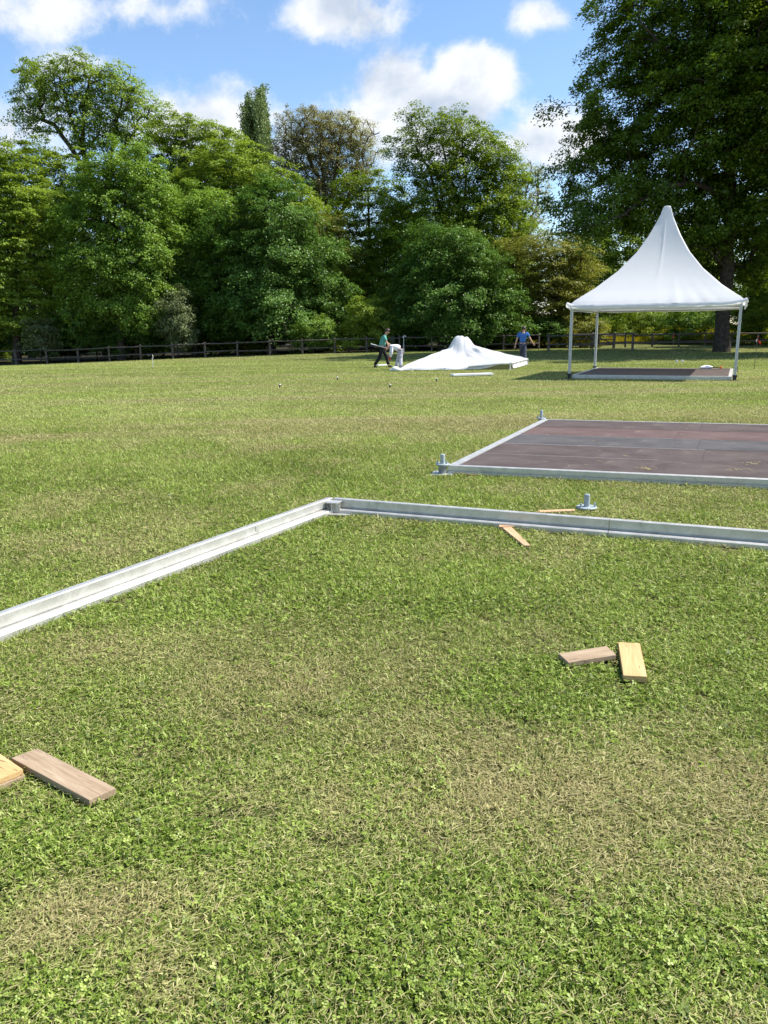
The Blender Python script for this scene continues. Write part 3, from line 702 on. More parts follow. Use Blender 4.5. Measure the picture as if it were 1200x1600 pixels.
tree('field_maple', 'low rounded yellow green tree with drooping boughs left of the tent by the fence', 'tree', 63,
     [(878, 545), (876, 500), (872, 460), (862, 410), (850, 380)],
     [(860, 410, 62, 46), (905, 420, 40, 42), (870, 455, 66, 36), (825, 440, 40, 48), (880, 385, 44, 30), (915, 470, 32, 26), (845, 480, 50, 22), (820, 490, 26, 16), (805, 405, 30, 36)],
     330, .88, .17, 105, .9, 'yellow', 27, .26, flat=.38, shell=1.2, depth=.8, droop=.2, limbs=[[(872, 470), (900, 440), (930, 430)], [(872, 470), (840, 440), (815, 430)]])
tree('maple_tree', 'broad dark green maple with dense round crown at the fence, beside the pale elder', 'tree', 61,
     [(425, 556), (425, 480), (425, 400), (428, 330)],
     [(420, 385, 88, 66), (360, 425, 70, 66), (475, 425, 66, 66), (410, 470, 110, 50), (335, 480, 66, 44), (425, 320, 50, 44), (390, 345, 40, 36), (500, 475, 60, 44), (400, 505, 100, 30), (320, 508, 50, 24), (455, 345, 40, 40)],
     560, .85, .19, 112, .92, 'dark', 28, .3, flat=.7, shell=.9, wob=.45, depth=.75)
tree('maple_tree', 'mid green maple squeezed between the feathery ash and the broad dark maple', 'tree', 63,
     [(305, 556), (303, 470), (300, 390)], [(300, 370, 60, 60), (280, 430, 60, 66), (330, 420, 56, 60), (295, 480, 66, 40), (320, 350, 44, 40)],
     300, .85, .19, 112, .92, 'ash', 38, .24, flat=.65, shell=.9, wob=.4, depth=.75)
tree('maple_tree', 'yellow green maple with layered sunlit boughs, top of the slope running down from the poplar', 'tree', 68,
     [(375, 552), (372, 430), (370, 330), (362, 270)],
     [(370, 280, 70, 50), (420, 300, 60, 46), (330, 315, 66, 56), (460, 330, 50, 46), (390, 350, 90, 50), (300, 370, 70, 70), (350, 250, 44, 34), (395, 262, 40, 30)],
     400, .95, .20, 105, .95, 'fresh', 29, .3, flat=.38, shell=1.5, depth=.75)
tree('maple_tree', 'bright leaved tree with ragged top just right of the tall forked ash', 'tree', 73,
     [(300, 552), (300, 420), (298, 320), (295, 240)],
     [(285, 215, 46, 40), (325, 225, 46, 40), (352, 225, 34, 34), (258, 245, 40, 55), (315, 280, 76, 56), (275, 320, 70, 60), (256, 205, 26, 30), (300, 200, 26, 24)],
     320, .95, .20, 105, .95, 'fresh', 30, .3, flat=.45, shell=1.4, depth=.75)
tree('ash_tree', 'feathery mid green ash filling the wood edge below the tall forked tree', 'tree', 60,
     [(190, 560), (188, 480), (183, 400), (180, 320)],
     [(185, 300, 62, 50), (140, 340, 60, 55), (225, 345, 48, 66), (185, 390, 90, 60), (130, 420, 60, 60), (235, 430, 46, 60), (190, 465, 80, 44), (215, 265, 34, 34), (150, 295, 36, 26), (120, 480, 50, 36)],
     540, .85, .19, 112, .92, 'ash', 31, .28, wob=.4, flat=.7, shell=.9, depth=.7, droop=.3)
tree('maple_tree', 'yellow green maple in flat sunlit layers at the left end of the fence', 'tree', 60,
     [(25, 565), (25, 480), (22, 400), (20, 320)],
     [(10, 290, 52, 50), (45, 340, 48, 50), (10, 380, 70, 56), (60, 420, 52, 46), (10, 460, 76, 50), (70, 470, 46, 36), (-50, 350, 60, 90), (20, 500, 70, 24), (20, 250, 30, 24)],
     440, .85, .19, 110, .92, 'fresh', 32, .3, wob=.4, flat=.32, shell=1.0, depth=.7)
tree('beech_tree', 'dark green crown peeping out behind the stems of the tall forked ash', 'tree', 76,
     [(50, 560), (50, 420), (52, 300)], [(55, 255, 45, 34), (90, 275, 50, 36), (15, 260, 40, 36), (120, 310, 50, 40), (60, 320, 80, 50), (195, 290, 40, 44), (150, 285, 40, 30)],
     240, 1.0, .22, 95, 1.0, 'mid', 33, .3, flat=.45, shell=1.4, depth=.7)
tree('maple_tree', 'dark bushy maple low in front of the broad green oak and behind the canvas heap', 'tree', 59,
     [(690, 548), (690, 500), (688, 440), (686, 390)],
     [(690, 415, 58, 54), (655, 455, 54, 48), (725, 445, 54, 60), (690, 485, 84, 40), (765, 485, 50, 40), (645, 500, 42, 26), (680, 372, 32, 30), (715, 385, 28, 30), (740, 515, 66, 20)],
     400, .80, .18, 112, .86, 'dark', 34, .25, flat=.7, shell=.9, wob=.42, depth=.75)
tree('hornbeam_tree', 'mid green tree filling the dip between the copper crown and the broad oak', 'tree', 70,
     [(580, 550), (580, 450), (578, 370), (575, 300)],
     [(570, 300, 44, 40), (600, 330, 44, 40), (545, 345, 55, 45), (600, 385, 60, 50), (545, 400, 50, 50), (575, 440, 70, 50), (615, 300, 20, 26), (640, 420, 40, 60)],
     320, .95, .20, 100, .95, 'mid', 35, .28, flat=.45, shell=1.4, depth=.7)
tree('hornbeam_tree', 'slender tree with brownish young leaves below the copper crown', 'tree', 66,
     [(515, 552), (516, 470), (515, 380)], [(510, 355, 30, 30), (490, 375, 30, 30), (525, 395, 34, 34), (500, 415, 40, 30)],
     110, .9, .18, 80, .9, 'yellow', 36, .2, flat=.5, shell=1.2)

# shrubs under the wood edge
def shrub(label, Y, px, py_top, halfw, mat, seed, n=70, leaf=.15, per=95, cr=.62, flat=.6, name='shrub', base=550):
    h = base - py_top
    return tree(name, label, 'shrub', Y, [(px, base), (px, base - .5 * h)], [(px, py_top + h * .42, halfw, h * .42), (px - halfw * .45, py_top + h * .62, halfw * .7, h * .38), (px + halfw * .45, py_top + h * .6, halfw * .7, h * .4)],
                n, .55, leaf, per, cr, mat, seed, .07, flat=flat, shell=1.4, depth=1.0, wob=.2, tip=.012, up=.45)
shrub('fresh light green shrub at the fence below the broad oak', 58.5, 580, 455, 36, 'fresh', 51, 90)
shrub('grey olive elder with dry looking leaves in front of the dark maple', 58.3, 278, 452, 26, 'elder', 52, 60, flat=.9)
shrub('small pale olive shrub low in the shade under the feathery ash', 58.5, 62, 500, 26, 'elder', 53, 40)
shrub('low green shrub in the shade beside the pale olive shrub', 60.5, 120, 480, 50, 'dark', 54, 80)
shrub('dark green shrub under the feathery ash next to the olive elder', 60.5, 212, 478, 46, 'dark', 55, 80)
shrub('pale leafy shrub at the foot of the broad dark maple', 58.2, 490, 490, 34, 'ash', 56, 60)
shrub('tiny leafy weed clump growing through the fence rails', 57.2, 545, 532, 16, 'fresh', 57, 18, per=60, cr=.4, base=551)
shrub('dark shrub between the fresh green shrub and the dark bushy maple', 59.5, 625, 470, 32, 'dark', 58, 60)
shrub('green bush seen under the tent roof behind the fence', 66, 1075, 462, 46, 'ash', 59, 90)
shrub('leafy green bush right of the oak trunk under its crown', 64, 1180, 420, 46, 'mid', 60, 140)
shrub('low dark bush between the tent posts behind the fence', 70, 985, 470, 60, 'mid', 61, 120)
shrub('yellow green bush under the drooping boughs of the yellow green tree', 62, 905, 486, 40, 'yellow', 62, 60)
shrub('dark bush beside the little shelter behind the fence', 70, 770, 478, 46, 'dark', 63, 90)

# undergrowth: bushes of three kinds, copied along behind the fence
UG = 'undergrowth bushes along the fence'; UL = 'dark leafy bush in the row of undergrowth close behind the long fence'
ub = [shrub(UL, 64, 20, 496, 46, 'dark', 81, 90, per=120), shrub(UL, 64, 150, 492, 50, 'dark', 82, 90, per=120), shrub(UL, 64, 330, 498, 46, 'mid', 83, 90, per=120)]
for o in ub: o['group'] = UG
for i, px in enumerate([-150, -95, -40, 75, 100, 205, 255, 300, 375, 420, 465, 510, 550, 600, 645, 690, 735, 775, 810, 850]):
    o = ub[i % 3]; Y = 63.4 + 2.0 * abs(math.sin(i * 2.3)); p = at(px, 548, Y); p[2] = tz(p[0], p[1]) - .15
    c = o.copy(); C.objects.link(c); c.location = p; c.rotation_euler = (0, 0, i * 1.9); k = .9 + .35 * math.sin(i * 1.3); c.scale = (1.15, 1.15, k)
    for ch in list(o.children):
        d = ch.copy(); C.objects.link(d); d.parent = c
# more of the wood behind: a few grown trees, copied with a turn and a size of their own
def generic(mat, seed, px, Y, top, hw, label):
    h = 548 - top
    return tree('wood_tree', label, 'tree', Y, [(px, 548), (px, 548 - .4 * h), (px, top + .25 * h)],
                [(px, top + .24 * h, hw * .7, h * .24), (px - hw * .4, top + .42 * h, hw * .72, h * .25), (px + hw * .4, top + .45 * h, hw * .72, h * .26), (px, top + .66 * h, hw, h * .26), (px, top + .84 * h, hw * .9, h * .16)],
                230, 1.15, .27, 85, 1.2, mat, seed, .3, group='trees deeper in the wood', flat=.5, shell=1.6, depth=.8)
DEEP = 'tree deeper in the wood seen only in gaps between the front trees, or added off frame for shade'
g1 = generic('mid', 71, 480, 92, 300, 70, DEEP)
g2 = generic('dark', 72, 640, 86, 330, 66, DEEP)
g3 = generic('fresh', 73, 985, 84, 320, 66, 'sunlit fresh green tree seen in the gap left of the pagoda tent roof')
del g3['group']
def copy_thing(o, loc, rz, sc, label=None, group=None):
    c = o.copy(); C.objects.link(c); c.location = loc; c.rotation_euler = (0, 0, rz); c.scale = sc
    if label: c['label'] = label
    if group: c['group'] = group
    for ch in [k for k in o.children]:
        d = ch.copy(); C.objects.link(d); d.parent = c
    return c
for i, (px, Y, s, src) in enumerate([(-90, 84, 1.0, g1), (20, 88, 1.05, g2), (110, 92, 1.0, g1), (215, 86, .95, g2), (310, 90, 1.0, g1), (400, 84, .85, g2), (560, 90, .8, g2), (720, 92, .95, g1), (800, 98, .75, g2), (890, 100, .8, g2),
                                     (1090, 102, 1.0, g2), (1210, 98, 1.05, g2), (1330, 90, 1.0, g1), (-190, 74, 1.1, g2), (1450, 84, 1.1, g2)]):
    p = at(px, 548, Y); p[2] = tz(p[0], p[1]) - .15
    copy_thing(src, p, i * 2.39, (s * (1 + .08 * math.sin(i * 3.3)), s * (1 - .08 * math.sin(i * 3.3)), s * (1 + .1 * math.sin(i * 1.7))), DEEP, 'trees deeper in the wood')
for i, (px, Y, s, lab) in enumerate([(1075, 90, .9, 'sunlit fresh green tree seen straight over the pagoda tent roof behind the oak limbs'), (1195, 88, .9, 'sunlit fresh green tree at the edge of the frame behind the oak trunk'), (930, 92, .75, 'sunlit fresh green tree behind the yellow green tree')]):
    p = at(px, 548, Y); p[2] = tz(p[0], p[1]) - .15
    copy_thing(g3, p, 1.3 + 2.1 * i, (s, s, s * (1 + .1 * i)), lab)

for i, (x, y, s) in enumerate([(33.5, 59, 1.0), (41, 52, 1.1), (38.5, 43, 1.0)]):  # trees added past the frame edge so their crowns shade the lawn
    copy_thing(g2 if i else g1, (x, y, tz(x, y) - .1), .7 + 2 * i, (s, s, s), DEEP, 'trees deeper in the wood')
# ------------------------------------------------------------------ fences
def fence(name, label, pts, post_every, post_h, rails, group=None, braces=(), post_r=.07, jit=.03, seed=1, rail_r=.045):
    """a post and rail fence along world points; one thing, every post and rail a part"""
    rng = np.random.default_rng(seed); P = [np.array(p, float) for p in pts]; o0 = np.array([P[0][0], P[0][1], tz(P[0][0], P[0][1])])
    root = empty(name, o0, label, 'fence', group)
    seg = [np.linalg.norm(P[i + 1] - P[i]) for i in range(len(P) - 1)]; tot = sum(seg); n = int(round(tot / post_every)); prev = None
    for k in range(n + 1):
        s = tot * k / n; i = 0
        while i < len(seg) - 1 and s > seg[i]: s -= seg[i]; i += 1
        q = P[i] + (P[i + 1] - P[i]) * min(1, s / seg[i]); z = tz(q[0], q[1]); h = post_h + rng.normal(0, .03)
        m = MB(); tilt = rng.normal(0, .02, 2)
        m.tube([(q[0] - o0[0], q[1] - o0[1], z - o0[2] - .3), (q[0] - o0[0] + tilt[0], q[1] - o0[1] + tilt[1], z - o0[2] + h - .03), (q[0] - o0[0] + tilt[0], q[1] - o0[1] + tilt[1], z - o0[2] + h)], [post_r, post_r * .95, post_r * .7], 8)
        m.build('post', M['fence_post'], root)
        cur = np.array([q[0] - o0[0], q[1] - o0[1], z - o0[2]])
        if prev is not None:
            for rz_ in rails:
                a = prev + (0, -post_r, rz_ + rng.normal(0, jit)); b = cur + (0, -post_r, rz_ + rng.normal(0, jit)); d = (b - a) / np.linalg.norm(b - a)
                mid = (a + b) / 2 + (0, 0, -.015)
                r = MB(); r.tube([a - d * .06, mid, b + d * .06], [rail_r, rail_r * .95, rail_r], 7); r.build('rail', M['fence'], root)
        prev = cur
    for (a, za, b, zb) in braces:
        m = MB(); m.tube([(a[0] - o0[0], a[1] - o0[1] - .12, tz(*a[:2]) - o0[2] + za), (b[0] - o0[0], b[1] - o0[1] - .12, tz(*b[:2]) - o0[2] + zb)], rail_r, 7); m.build('brace', M['fence'], root)
    return root
fence('fence', 'long dark two rail wooden fence along the foot of the wood edge', [(-34, 58.2), (-16, 57), (0, 57), (6.0, 57.3)], 2.38, 1.12, (.42, 1.0), seed=1)
fence('fence', 'dark wooden fence section behind the white canvas heap up to the shelter', [(6.3, 57.6), (11.6, 58.0)], 2.6, 1.16, (.45, 1.05), seed=2)
fence('fence', 'near wooden fence with wide spaced posts seen through the pagoda tent', [(11.2, 52.6), (16.5, 52), (22, 52), (33, 51.8)], 5.4, 1.15, (.55, 1.06), seed=3, post_r=.085)
fence('fence', 'farther closely posted fence in front of the sunlit yellow grass', [(17.0, 61.5), (36, 62)], 2.1, 1.02, (.40, .95), seed=4, post_r=.08)
fence('gate', 'wooden field gate with a diagonal brace between thick posts behind the tent', [(13.9, 58), (17.2, 58.2)], 1.65, 1.18, (.30, .70, 1.08), seed=5, post_r=.11, braces=[((15.5, 58.1), 1.05, (17.1, 58.2), .35)])

def shelter():
    p = at(806, 545, 70); z = tz(p[0], p[1]); root = empty('shelter', (p[0], p[1], z), 'small dark wooden shelter with a sloping grey roof behind the fence', 'shelter')
    for x, y, h in ((-1.1, -.6, 2.0), (1.1, -.6, 1.55), (-1.1, .7, 2.0), (1.1, .7, 1.55)):
        m = MB(); m.box((x, y, h / 2 - .1), (.12, .12, h + .2)); m.build('post', M['shed'], root, .008)
    m = MB(); m.prism([(-1.05, .62), (1.05, .62), (1.05, .66), (-1.05, .66)], .1, 1.45); m.build('back_wall', M['shed'], root)
    m = MB(); m.add([(-1.4, -.9, 2.1), (1.4, -.9, 1.52), (1.4, 1.0, 1.52), (-1.4, 1.0, 2.1), (-1.4, -.9, 2.17), (1.4, -.9, 1.59), (1.4, 1.0, 1.59), (-1.4, 1.0, 2.17)],
                    [(3, 2, 1, 0), (4, 5, 6, 7), (0, 1, 5, 4), (1, 2, 6, 5), (2, 3, 7, 6), (3, 0, 4, 7)]); m.build('roof', M['shed_roof'], root)
    m = MB(); m.box((0, -.6, .8), (2.08, .05, .12)); m.build('rail', M['shed'], root, .006)
shelter()
def cabinet():
    root = empty('cabinet', (.72, 58.0, tz(.72, 58.0)), 'grey green metal cabinet standing behind the fence near the two workers', 'cabinet')
    m = MB(); m.box((0, 0, .55), (.44, .35, 1.1)); m.build('body', M['cabinet'], root, .015)
    m = MB(); m.box((0, 0, 1.125), (.5, .42, .05)); m.build('lid', M['cabinet'], root, .01)
    m = MB(); m.box((0, -.185, .56), (.36, .02, .9)); d = m.build('door', M['cabinet'], root, .004)
    m = MB(); m.box((.13, -.205, .6), (.02, .02, .12)); m.build('handle', M['black'], d, .003)
cabinet()

# ------------------------------------------------------------------ meadow strip behind the fences
def meadow():
    rng = np.random.default_rng(8); n = 60000; x = rng.uniform(13, 52, n); y = 66 + 16 * rng.random(n) ** 1.3; z = terrain(x, y)
    h = rng.uniform(.25, .6, n); a = rng.uniform(0, 6.28, n); w = .018; l = rng.normal(0, .25, (n, 2))
    A = np.stack([np.cos(a), np.sin(a), 0 * a], -1) * w; B = np.stack([x, y, z], -1); T = B + np.stack([l[:, 0] * h, l[:, 1] * h, h], -1)
    V = np.stack([B - A, B + A, T + A * .6, T - A * .6], 1).reshape(-1, 3)
    tone = np.repeat(rng.random(n), 4)
    tag(link_mesh('meadow_grass', quad_mesh('meadow_grass', V, np.arange(4 * n).reshape(-1, 4), {'tone': tone}), LEAF['meadow']), 'strip of sunlit yellow flowering meadow beyond the fence', 'meadow', kind='stuff')
LEAF['meadow'] = leafy('meadow_yellow', (.10, .12, .012), (.26, .25, .015), (.55, .42, .02), .35)
meadow()

# ------------------------------------------------------------------ pagoda tent
TC = np.array([9.70, 27.55]); TROT = R(-24.5); TA = 2.55; Z_EAVE, Z_TOP = 2.36, 5.56
def pagoda():
    root = empty('pagoda_tent', (TC[0], TC[1], 0), 'white pagoda tent with tall pointed roof and no walls, standing on its own floor', 'tent', rz=TROT)
    hs = [0, .03, .06, .12, .18, .27, .355, .45, .55, .64, .72, .80, .87, .93, 1.0]
    prof_h = [0, .05, .18, .355, .55, .72, .86, .95, 1.0]; prof_w = [1.0, .955, .735, .50, .305, .185, .105, .060, .046]
    rng = np.random.default_rng(3); nu = 49
    a = TA + .10; V, F = [], []; rows = []
    def wr(u, side, hh):
        """tension folds running up from the lacing along the eave, deeper low down"""
        s = 0
        for k, (u0, amp, sl) in enumerate(FOLDS[side]):
            c = u0 * (1 - .25 * hh) + sl * hh; s += amp * math.exp(-((u - c) / .032) ** 2)
        return s * max(0, 1 - hh / .30) ** 1.4
    FOLDS = [[(u + rng.normal(0, .03), rng.uniform(-.028, .034), rng.normal(0, .25)) for u in np.linspace(-.9, .9, 15)] for _ in range(4)]
    for side in range(4):
        ca, sa = math.cos(side * math.pi / 2), math.sin(side * math.pi / 2)
        for hh in hs:
            w = a * np.interp(hh, prof_h, prof_w); row = []
            for i in range(nu):
                u = -1 + 2 * i / (nu - 1); z = Z_EAVE + hh * (Z_TOP - Z_EAVE)
                sag = (1 - u * u) * (.10 * math.sin(math.pi * min(1, hh * 1.1)) * (1 - .55 * hh)) + .05 * max(0, 1 - hh * 12) * (abs(u) ** 10 * 1.4 - 1)
                crease = .035 * math.exp(-abs(u) / .03) * max(0, hh - .10) * (1 - hh) * 2.2
                d = -w + .06 * (1 - u * u) * (hh < .5) * 0 + sag * .55 - crease + wr(u, side, hh)
                x, y = u * w, d; zz = z - sag * .55 + (wr(u, side, hh) * -.3)
                row.append(len(V)); V.append((x * ca - y * sa, x * sa + y * ca, zz))
            rows.append(row)
        for r in range(len(hs) - 1):
            A, B = rows[-len(hs) + r], rows[-len(hs) + r + 1]
            for i in range(nu - 1): F.append((A[i], A[i + 1], B[i + 1], B[i]))
    m = MB(); m.add(V, F)
    b = len(m.v); can = m.build('canopy', M['canvas'], root, smooth=True)
    # valance: hangs in a gentle curve and is gathered up at each corner
    m = MB(); nd = 7
    for side in range(4):
        ca, sa = math.cos(side * math.pi / 2), math.sin(side * math.pi / 2); ph = rng.uniform(0, 6.28, 4); V, F = [], []
        for j in range(nd):
            t = j / (nd - 1)
            for i in range(2 * nu):
                u = -1 + 2 * i / (2 * nu - 1); c = abs(u) ** 14; c2 = abs(u) ** 5
                drop = (.18 * (1 - .9 * c)) * t
                bulge = .05 * math.sin(math.pi * min(1, t * .9)) * (1 - c) + .007 * t * math.sin(23 * u + ph[0]) + .004 * t * math.sin(47 * u + ph[1]) - .03 * t * t
                if abs(u) > .93: bulge += .05 * math.sin(math.pi * t)
                bulge += .026; y = -(a + bulge); x = u * (a + bulge * abs(u)); z0 = Z_EAVE + .035 + .03 * c + .07 * c * (1 - t)
                z = z0 - drop - .008 * math.sin(5 * u + ph[2]) * t
                V.append((x * ca - y * sa, x * sa + y * ca, z))
        for j in range(nd - 1):
            for i in range(2 * nu - 1): F.append((j * 2 * nu + i, (j + 1) * 2 * nu + i, (j + 1) * 2 * nu + i + 1, j * 2 * nu + i + 1))
        m.add(V, F)
    m.build('valance', M['canvas'], root, smooth=True)
    m = MB(); m.tube([(0, 0, Z_TOP - .10), (0, 0, Z_TOP + .045), (0, 0, Z_TOP + .06)], [.125, .118, .09], 16); m.build('top_cap', M['canvas'], root, smooth=False)
    m = MB(); m.tube([(0, 0, 2.7), (0, 0, Z_TOP - .1)], .05, 10); m.build('mast', M['pole'], root)
    for sx, sy in ((-1, -1), (1, -1), (1, 1), (-1, 1)):
        m = MB(); x, y = sx * TA, sy * TA; k = .018
        prof = [(-.042, -.038), (-.011, -.038), (-.011, -.018), (.011, -.018), (.011, -.038), (.042, -.038), (.042, .038), (.011, .038), (.011, .018), (-.011, .018), (-.011, .038), (-.042, .038)]
        m.prism([(x + p[0], y + p[1]) for p in prof], .16, Z_EAVE - .02); leg = m.build('leg', M['pole'], root)
        m = MB(); m.box((x, y, .012), (.24, .24, .024)); m.tube([(x, y, .02), (x, y, .17)], .055, 12); m.box((x, y, .15), (.15, .15, .05)); m.build('foot', M['black'], leg, .004)
    # eave beams between the leg heads, with cross cables holding the mast
    for k in range(4):
        ca, sa = math.cos(k * math.pi / 2), math.sin(k * math.pi / 2); m = MB()
        pts = [(-TA, -TA), (TA, -TA)]; q = [(x * ca - y * sa, x * sa + y * ca, Z_EAVE - .09) for x, y in pts]
        m.tube(q, .045, 8); m.build('eave_beam', M['pole'], root)
    for s_ in (-1, 1):
        m = MB(); m.tube([(-TA, -TA * s_, Z_EAVE - .05), (0, 0, 2.72), (TA, TA * s_, Z_EAVE - .05)], .008, 6); m.build('cable', M['galv'], root)
pagoda()

# ------------------------------------------------------------------ floors of film faced boards in an aluminium frame
RAIL = [(0, 0), (0, .15), (.075, .15), (.075, .135), (.03, .13), (.03, .02), (.06, .015), (.06, 0)]
FRONT = [(0, .012), (-.012, .012), (-.012, .055), (.004, .062), (.004, .072), (-.006, .078), (-.006, .142), (0, .15), (.055, .15), (.055, .132), (.02, .13), (.02, .012)]
def platform(label, o, ux, vy, LU, LV, strips, zt=.15, jacks=True, seed=0, lift=0.0):
    """o: near left corner, ux / vy: unit vectors along the front and the side"""
    rng = np.random.default_rng(seed); root = empty('floor_platform', (o[0], o[1], lift), label, 'platform')
    ux, vy = np.array(ux), np.array(vy); P = lambda u, v: tuple(ux * u + vy * v); k = zt / .15
    sc = lambda prof: [(w, z * k) for w, z in prof]
    m = MB(); m.sweep(sc(FRONT), P(.0, 0), P(LU, 0), vy); m.build('frame_rail', M['alu'], root)
    m = MB(); m.sweep(sc(FRONT), P(.0, LV), P(LU, LV), -vy); m.build('frame_rail', M['alu'], root)
    side = [(0, 0), (0, .15), (.105, .15), (.105, .135), (.03, .13), (.03, 0)]
    m = MB(); m.sweep(sc(side), P(0, .056), P(0, LV - .056), ux); m.build('frame_rail', M['alu'], root)
    m = MB(); m.sweep(sc(side), P(LU, .056), P(LU, LV - .056), -ux); m.build('frame_rail', M['alu'], root)
    n = len(strips); v0, v1 = .06, LV - .06; g = .016; du = LU - .22
    for i, kinds in enumerate(strips):
        a = v0 + (v1 - v0) * i / n + g / 2; b = v0 + (v1 - v0) * (i + 1) / n - g / 2; cuts = [0, rng.uniform(.42, .62), 1]
        for j in range(2):
            ua, ub = .11 + du * cuts[j] + g / 16 * j, .11 + du * cuts[j + 1] - g / 16 * (1 - j); dz = rng.uniform(-.003, .003)
            c = np.array(P((ua + ub) / 2, (a + b) / 2)); mm = MB()
            mm.prism([np.array(q) - c for q in (P(ua, a), P(ub, a), P(ub, b), P(ua, b))], -.021, 0)
            ob = mm.build('floor_board', M['ply_' + kinds[j]], root, .002, seg=1); ob.location = (c[0], c[1], zt - .006 + dz)
        if i:
            mm = MB(); mm.prism([P(.11, a - g + .001), P(LU - .11, a - g + .001), P(LU - .11, a - .001), P(.11, a - .001)], zt - .055, zt - .009); mm.build('joist', M['alu'], root)
    KEEP_OUT.append([np.array(o) + np.array(P(u, v)) for u, v in ((-.02, -.02), (LU + .02, -.02), (LU + .02, LV + .02), (-.02, LV + .02))])
    return root
a_, b_ = R(-19), R(65.75)
P2, PU, PV = np.array([.774, 9.068]), np.array([math.cos(a_), math.sin(a_)]), np.array([math.cos(b_), math.sin(b_)])
platform('large bare board floor of brown, grey and reddish strips on the open lawn', P2, PU, PV, 5.2, 5.05,
         [('brown', 'brown'), ('brown', 'brown'), ('grey', 'grey'), ('red', 'red'), ('brown', 'brown')], zt=.112, seed=3)
tu, tv = np.array([math.cos(TROT), math.sin(TROT)]), np.array([-math.sin(TROT), math.cos(TROT)])
platform('dark board floor lying in shade under the pagoda tent roof', TC - tu * 2.47 - tv * 2.47, tu, tv, 4.94, 4.94, [('brown', 'brown')] * 5, zt=.13, seed=5)

def box_thing(name, mat, poly, z0, z1, label, cat, group=None, bevel=.003, tilt=None, keep=True):
    poly = [np.array(q)[:2] for q in poly]
    if np.linalg.norm(poly[1] - poly[0]) < np.linalg.norm(poly[2] - poly[1]): poly = poly[1:] + poly[:1]
    c = np.mean(np.array(poly)[:, :2], 0); p0 = np.array(poly)[:, :2] - c; ang = math.atan2(*(p0[1] - p0[0])[::-1]); k, s = math.cos(-ang), math.sin(-ang)
    m = MB(); m.prism([(q[0] * k - q[1] * s, q[0] * s + q[1] * k) for q in p0], 0, z1 - z0)
    o = m.build(name, mat, None, bevel); o.location = (c[0], c[1], z0); o.rotation_euler = (tilt[0] if tilt else 0, tilt[1] if tilt else 0, ang)
    if keep: KEEP_OUT.append([tuple(c + (q - c) * .95) for q in poly])
    return tag(o, label, cat, group)
# things left on the tent floor
q = np.array(TC) + tu * 1.55 + tv * 2.15
m = MB(); m.ball((0, 0, .06), (.20, .10, .075), 12, 7); m.ball((.14, .03, .05), (.12, .09, .06), 10, 6); m.ball((-.13, -.02, .05), (.13, .08, .055), 10, 6)
o = m.build('cloth_bundle', M['white_cotton'], smooth=True); o.location = (q[0], q[1], .124); tag(o, 'small crumpled white cloth lying at the back of the tent floor', 'cloth')
q = np.array(TC) + tu * 2.05 + tv * 2.15
hm = empty('mallet', (q[0], q[1], .124), 'orange headed mallet lying on the tent floor beside the white cloth', 'mallet', rz=TROT)
m = MB(); m.tube([(-.62, 0, .045), (-.05, 0, .05)], .016, 8); m.build('handle', M['shed'], hm)
m = MB(); m.tube([(0, -.1, .05), (0, .1, .05)], .05, 12); m.build('head', M['orange'], hm, .006)

# ------------------------------------------------------------------ screw jacks and frame corner
def jack(label, x, y, z_flange, post_top, flange_r, plate, col_r=.05, group='galvanised screw jacks at the floor frames', rz=0.0, flange=True):
    root = empty('screw_jack', (x, y, 0), label, 'jack', group, rz)
    if plate:
        m = MB(); m.box((0, 0, .012), (plate, plate, .012)); m.build('base_plate', M['alu'], root, .002)
        m = MB()
        for sx, sy in ((-1, -1), (1, -1), (1, 1), (-1, 1)): m.tube([(sx * plate * .36, sy * plate * .36, .018), (sx * plate * .36, sy * plate * .36, .034)], .013, 6)
        m.build('bolt', M['galv'], root)
    if z_flange > .05:
        m = MB(); m.tube([(0, 0, .018), (0, 0, z_flange)], col_r, 16); m.build('column', M['steel_dark'], root)
    m = MB(); m.tube([(0, 0, z_flange), (0, 0, z_flange + .004), (0, 0, z_flange + .012), (0, 0, z_flange + .016)], [flange_r * .97, flange_r, flange_r, flange_r * .97], 24); m.build('flange', M['galv'], root)
    m = MB()
    zs = np.linspace(z_flange + .016, post_top, 15); rr = [.028 - .0008 * (i % 2) for i in range(15)]; rr[-1] = .024
    m.tube([(0, 0, z) for z in zs], rr, 14); m.build('spindle', M['galv'], root)
    for sx, sy in ((-.72, -.1), (.62, -.45)):
        m = MB(); m.tube([(sx * flange_r, sy * flange_r, z_flange + .01), (sx * flange_r, sy * flange_r, z_flange + .055)], .010, 8); m.build('pin', M['galv'], root)
    KEEP_OUT.append([(x - plate / 2, y - plate / 2), (x + plate / 2, y - plate / 2), (x + plate / 2, y + plate / 2), (x - plate / 2, y + plate / 2)] if plate else [(x - flange_r * .8, y - flange_r * .8), (x + flange_r * .8, y - flange_r * .8), (x + flange_r * .8, y + flange_r * .8), (x - flange_r * .8, y + flange_r * .8)])
    return root
c1 = P2 - PU * .06 - PV * .02
jack('screw jack on a square base plate at the near corner of the large board floor', c1[0], c1[1], .116, .245, .085, .26, rz=R(-16))
c2 = P2 + PV * 5.07 - PU * .03
jack('screw jack at the far corner of the large board floor', c2[0], c2[1], .116, .27, .085, .22, rz=R(-16))
jack('loose screw jack standing on the grass behind the front aluminium beam', 1.93, 7.12, .02, .155, .098, 0, rz=R(20))
w1 = c1 + PU * .2 - PV * .02
box_thing('wood_shim', M['wood_pink'], [w1, w1 + PU * .22, w1 + PU * .22 + PV * .12, w1 + PV * .12], .004, .022, 'thin wooden shim under the near corner of the large board floor', 'shim', bevel=.001)

